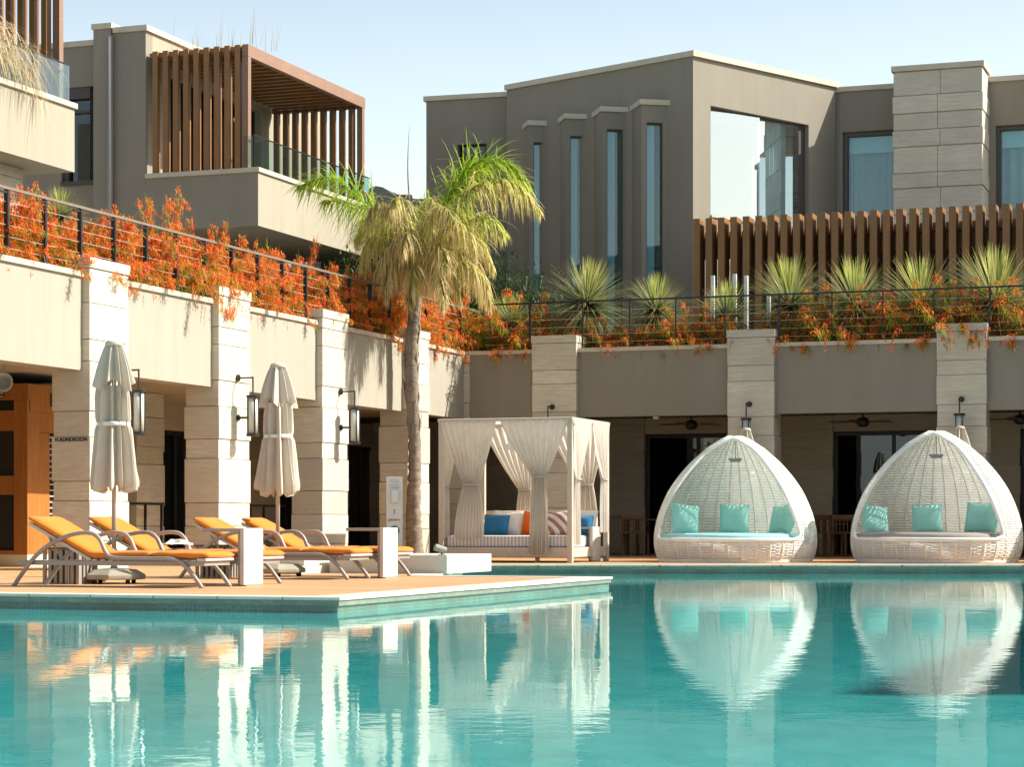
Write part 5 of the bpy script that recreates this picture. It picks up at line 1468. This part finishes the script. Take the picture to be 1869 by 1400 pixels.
fr_ = [  # control points in photo pixels plus depth offset, dryness, leaflet length, hang
 ([(762,520,0),(720,440,-.2),(665,372,-.4),(605,325,-.5),(545,340,-.6)], .10, .80, .42),
 ([(762,520,0),(725,455,.3),(680,405,.5),(630,372,.7),(590,365,.8)], .15, .66, .6),
 ([(762,520,0),(790,440,.1),(828,350,.2),(872,296,.3),(930,300,.4),(965,350,.4)], .08, .72, .42),
 ([(762,520,0),(795,450,-.2),(835,375,-.4),(885,330,-.5),(940,335,-.6),(985,385,-.6)], .62, .68, 1.1),
 ([(762,520,0),(770,440,.4),(810,370,.7),(850,320,.9),(890,300,1.0)], .05, .66, .4),
 ([(762,520,0),(800,455,-.4),(845,410,-.8),(890,395,-1.0),(920,425,-1.1)], .5, .6, 1.1),
 ([(762,520,0),(735,450,-.5),(715,395,-.9),(690,370,-1.2),(668,400,-1.3)], .75, .62, 1.3),
 ([(762,520,0),(730,460,.1),(698,408,.2),(668,400,.3),(648,440,.3)], .8, .55, 1.3),
 ([(762,520,0),(745,455,-.7),(735,385,-1.0),(725,362,-1.3),(712,385,-1.6)], .75, .6, 1.4),
 ([(762,520,0),(770,450,-.8),(790,392,-1.2),(812,378,-1.6),(830,410,-1.9)], .75, .62, 1.4),
 ([(762,520,0),(785,460,-.8),(815,415,-1.3),(850,415,-1.6),(868,460,-1.7)], .75, .6, 1.4),
 ([(762,520,0),(795,470,.3),(835,430,.5),(875,440,.6),(900,490,.7)], .7, .6, 1.3),
 ([(762,520,0),(790,480,-.5),(825,455,-.9),(860,475,-1.1),(875,520,-1.1)], .8, .6, 1.4),
 ([(762,520,0),(745,470,-.6),(725,440,-1.0),(705,450,-1.3),(695,490,-1.3)], .85, .5, 1.5),
 ([(762,520,0),(765,450,-.3),(772,390,-.3),(785,362,-.5),(800,380,-.9)], .5, .5, 1.3),
 ([(762,520,0),(755,470,-.9),(750,430,-1.4),(742,425,-1.8),(735,460,-2.0)], .8, .55, 1.5),
 ([(762,520,0),(775,475,-.9),(795,450,-1.5),(808,455,-1.9),(815,490,-2.1)], .85, .55, 1.5),
 ([(762,520,0),(790,455,.8),(815,400,1.3),(850,385,1.7),(880,420,1.9)], .35, .6, 1.2),
 ([(762,520,0),(740,490,-.7),(722,470,-1.1),(708,500,-1.3),(703,545,-1.3)], .9, .5, 1.6),
 ([(762,520,0),(760,500,-1.1),(757,485,-1.7),(752,515,-2.0),(750,555,-2.0)], .9, .45, 1.6),
 ([(762,520,0),(785,500,-.6),(810,480,-1.0),(832,505,-1.2),(840,550,-1.2)], .8, .52, 1.5),
 ([(762,520,0),(795,495,-.2),(835,475,-.3),(868,500,-.3),(882,545,-.3)], .7, .55, 1.5),
 ([(762,520,0),(800,490,-.9),(850,480,-1.4),(885,510,-1.5),(893,555,-1.5)], .85, .5, 1.5),
 ([(762,520,0),(735,495,-.1),(705,480,-.2),(680,505,-.2),(672,545,-.2)], .85, .5, 1.5),
 ([(762,520,0),(778,500,-1.2),(795,490,-1.8),(805,520,-2.0),(808,560,-2.0)], .9, .45, 1.6),
 ([(762,520,0),(735,465,.9),(710,415,1.4),(680,400,1.8),(655,430,2.0)], .45, .6, 1.2),
 ([(762,520,0),(765,460,1.1),(762,400,1.8),(770,375,2.3)], .3, .55, 1.1),
 ([(762,520,0),(725,470,-.1),(688,432,-.2),(668,445,-.3),(660,490,-.3)], .8, .58, 1.4),
]
for i, (P_, dry, lm, hg) in enumerate(fr_):
    frond([lp(a,b,c) for a, b, c in P_], dry, 100+i, lm*1.2, 30, hg*.9).build('frond', M['leaf'], pl)
sp_m = MB().tube(smooth_line([lp(764,520),lp(752,420),lp(745,330),lp(745,270),lp(748,226)], 6), [.03-.0012*i for i in range(25)], 6)
sp_m.build('spear_leaf', M['husk'], pl, smooth=True)

# ---------------------------------------------------------------- dry grass spilling over the near balcony
dg = empty('dry_grass', (0,0,0), 0, 'straw-coloured dry grass drooping over the glass rail, top left corner', 'plant')
m = MB(); rnd = random.Random(21)
E_ = 2.5
for k in range(950):
    v = -12.8+rnd.random()*4.2; top_ = 9.35-max(0, (v+10.0))*.36+rnd.uniform(-.3,.1)
    p = UL.w(E_-.1+rnd.uniform(-.3,.05), v, top_-rnd.uniform(0,.5)); c = lerp3((.42,.27,.08), (.75,.58,.34), rnd.random())
    if rnd.random() < .15: c = (.10,.20,.04)
    blade(m, p, BD*rnd.uniform(.5,1.2)+AD*rnd.uniform(-.5,.7)+Vector((0,0,rnd.uniform(.2,1.1))), rnd.uniform(.6,1.25), rnd.uniform(.012,.022), c, lerp3(c,(.8,.7,.5),.5), rnd.uniform(2.2,3.6), 6)
m.build('leaves', M['leaf'], dg)
pt = MB().box(E_-.75, E_-.35, -12, -8.3, 8.17, 8.75); o = pt.build('planter_box', M['darkframe'], dg); o.location = (UL.x, UL.y, 0); o.rotation_euler = (0,0,UL.a)

# ---------------------------------------------------------------- wispy roof grass
def roofgrass(fr, u0, u1, v, z, n, hmax, name_l, seed):
    rnd = random.Random(seed); m = MB()
    for k in range(n):
        u = rnd.uniform(u0,u1); c = lerp3((.34,.30,.20),(.52,.46,.32),rnd.random())
        blade(m, fr.w(u, v+rnd.uniform(0,1.2), z), Vector((rnd.uniform(-.25,.25), rnd.uniform(-.2,.2), 1)), hmax*rnd.uniform(.3,1), .008, c, c, .12, 3)
    tag(m.build('roof_grass', M['leaf']), name_l, 'grass', None, 'stuff')
roofgrass(UL, 0.0, 2.3, .9, 11.0, 60, 1.05, 'sparse dry grass on the roof of the left balcony block', 1)
roofgrass(WR, .2, 9.5, .8, 11.0, 130, .75, 'sparse dry grass on the roof behind the stone tower', 2)
roofgrass(CL, .8, 3.0, .6, 11.0, 60, .6, 'sparse dry grass on the low roof left of the angular villa', 3)

# ---------------------------------------------------------------- towel on the second lounger
tw_ = MB(); rnd = random.Random(4)
tw_.grid(lambda s, t: (-.13+.26*s+.02*math.sin(9*t), -.10+.2*t, .045+.05*math.sin(math.pi*s)*math.sin(math.pi*t)+.018*math.sin(11*s+3*t)*math.sin(7*t)), 18, 14)
tw_.grid(lambda s, t: (-.13+.26*s, -.10+.2*t, .0+.0*s), 2, 2)
o = tw_.build('towel', M['white'], None, smooth=True); o.location = at_local(G0, 1.42, -1.06, .372); o.rotation_euler = (0,0,AB+.3)
tag(o, 'crumpled white towel lying on the second orange lounger', 'towel')
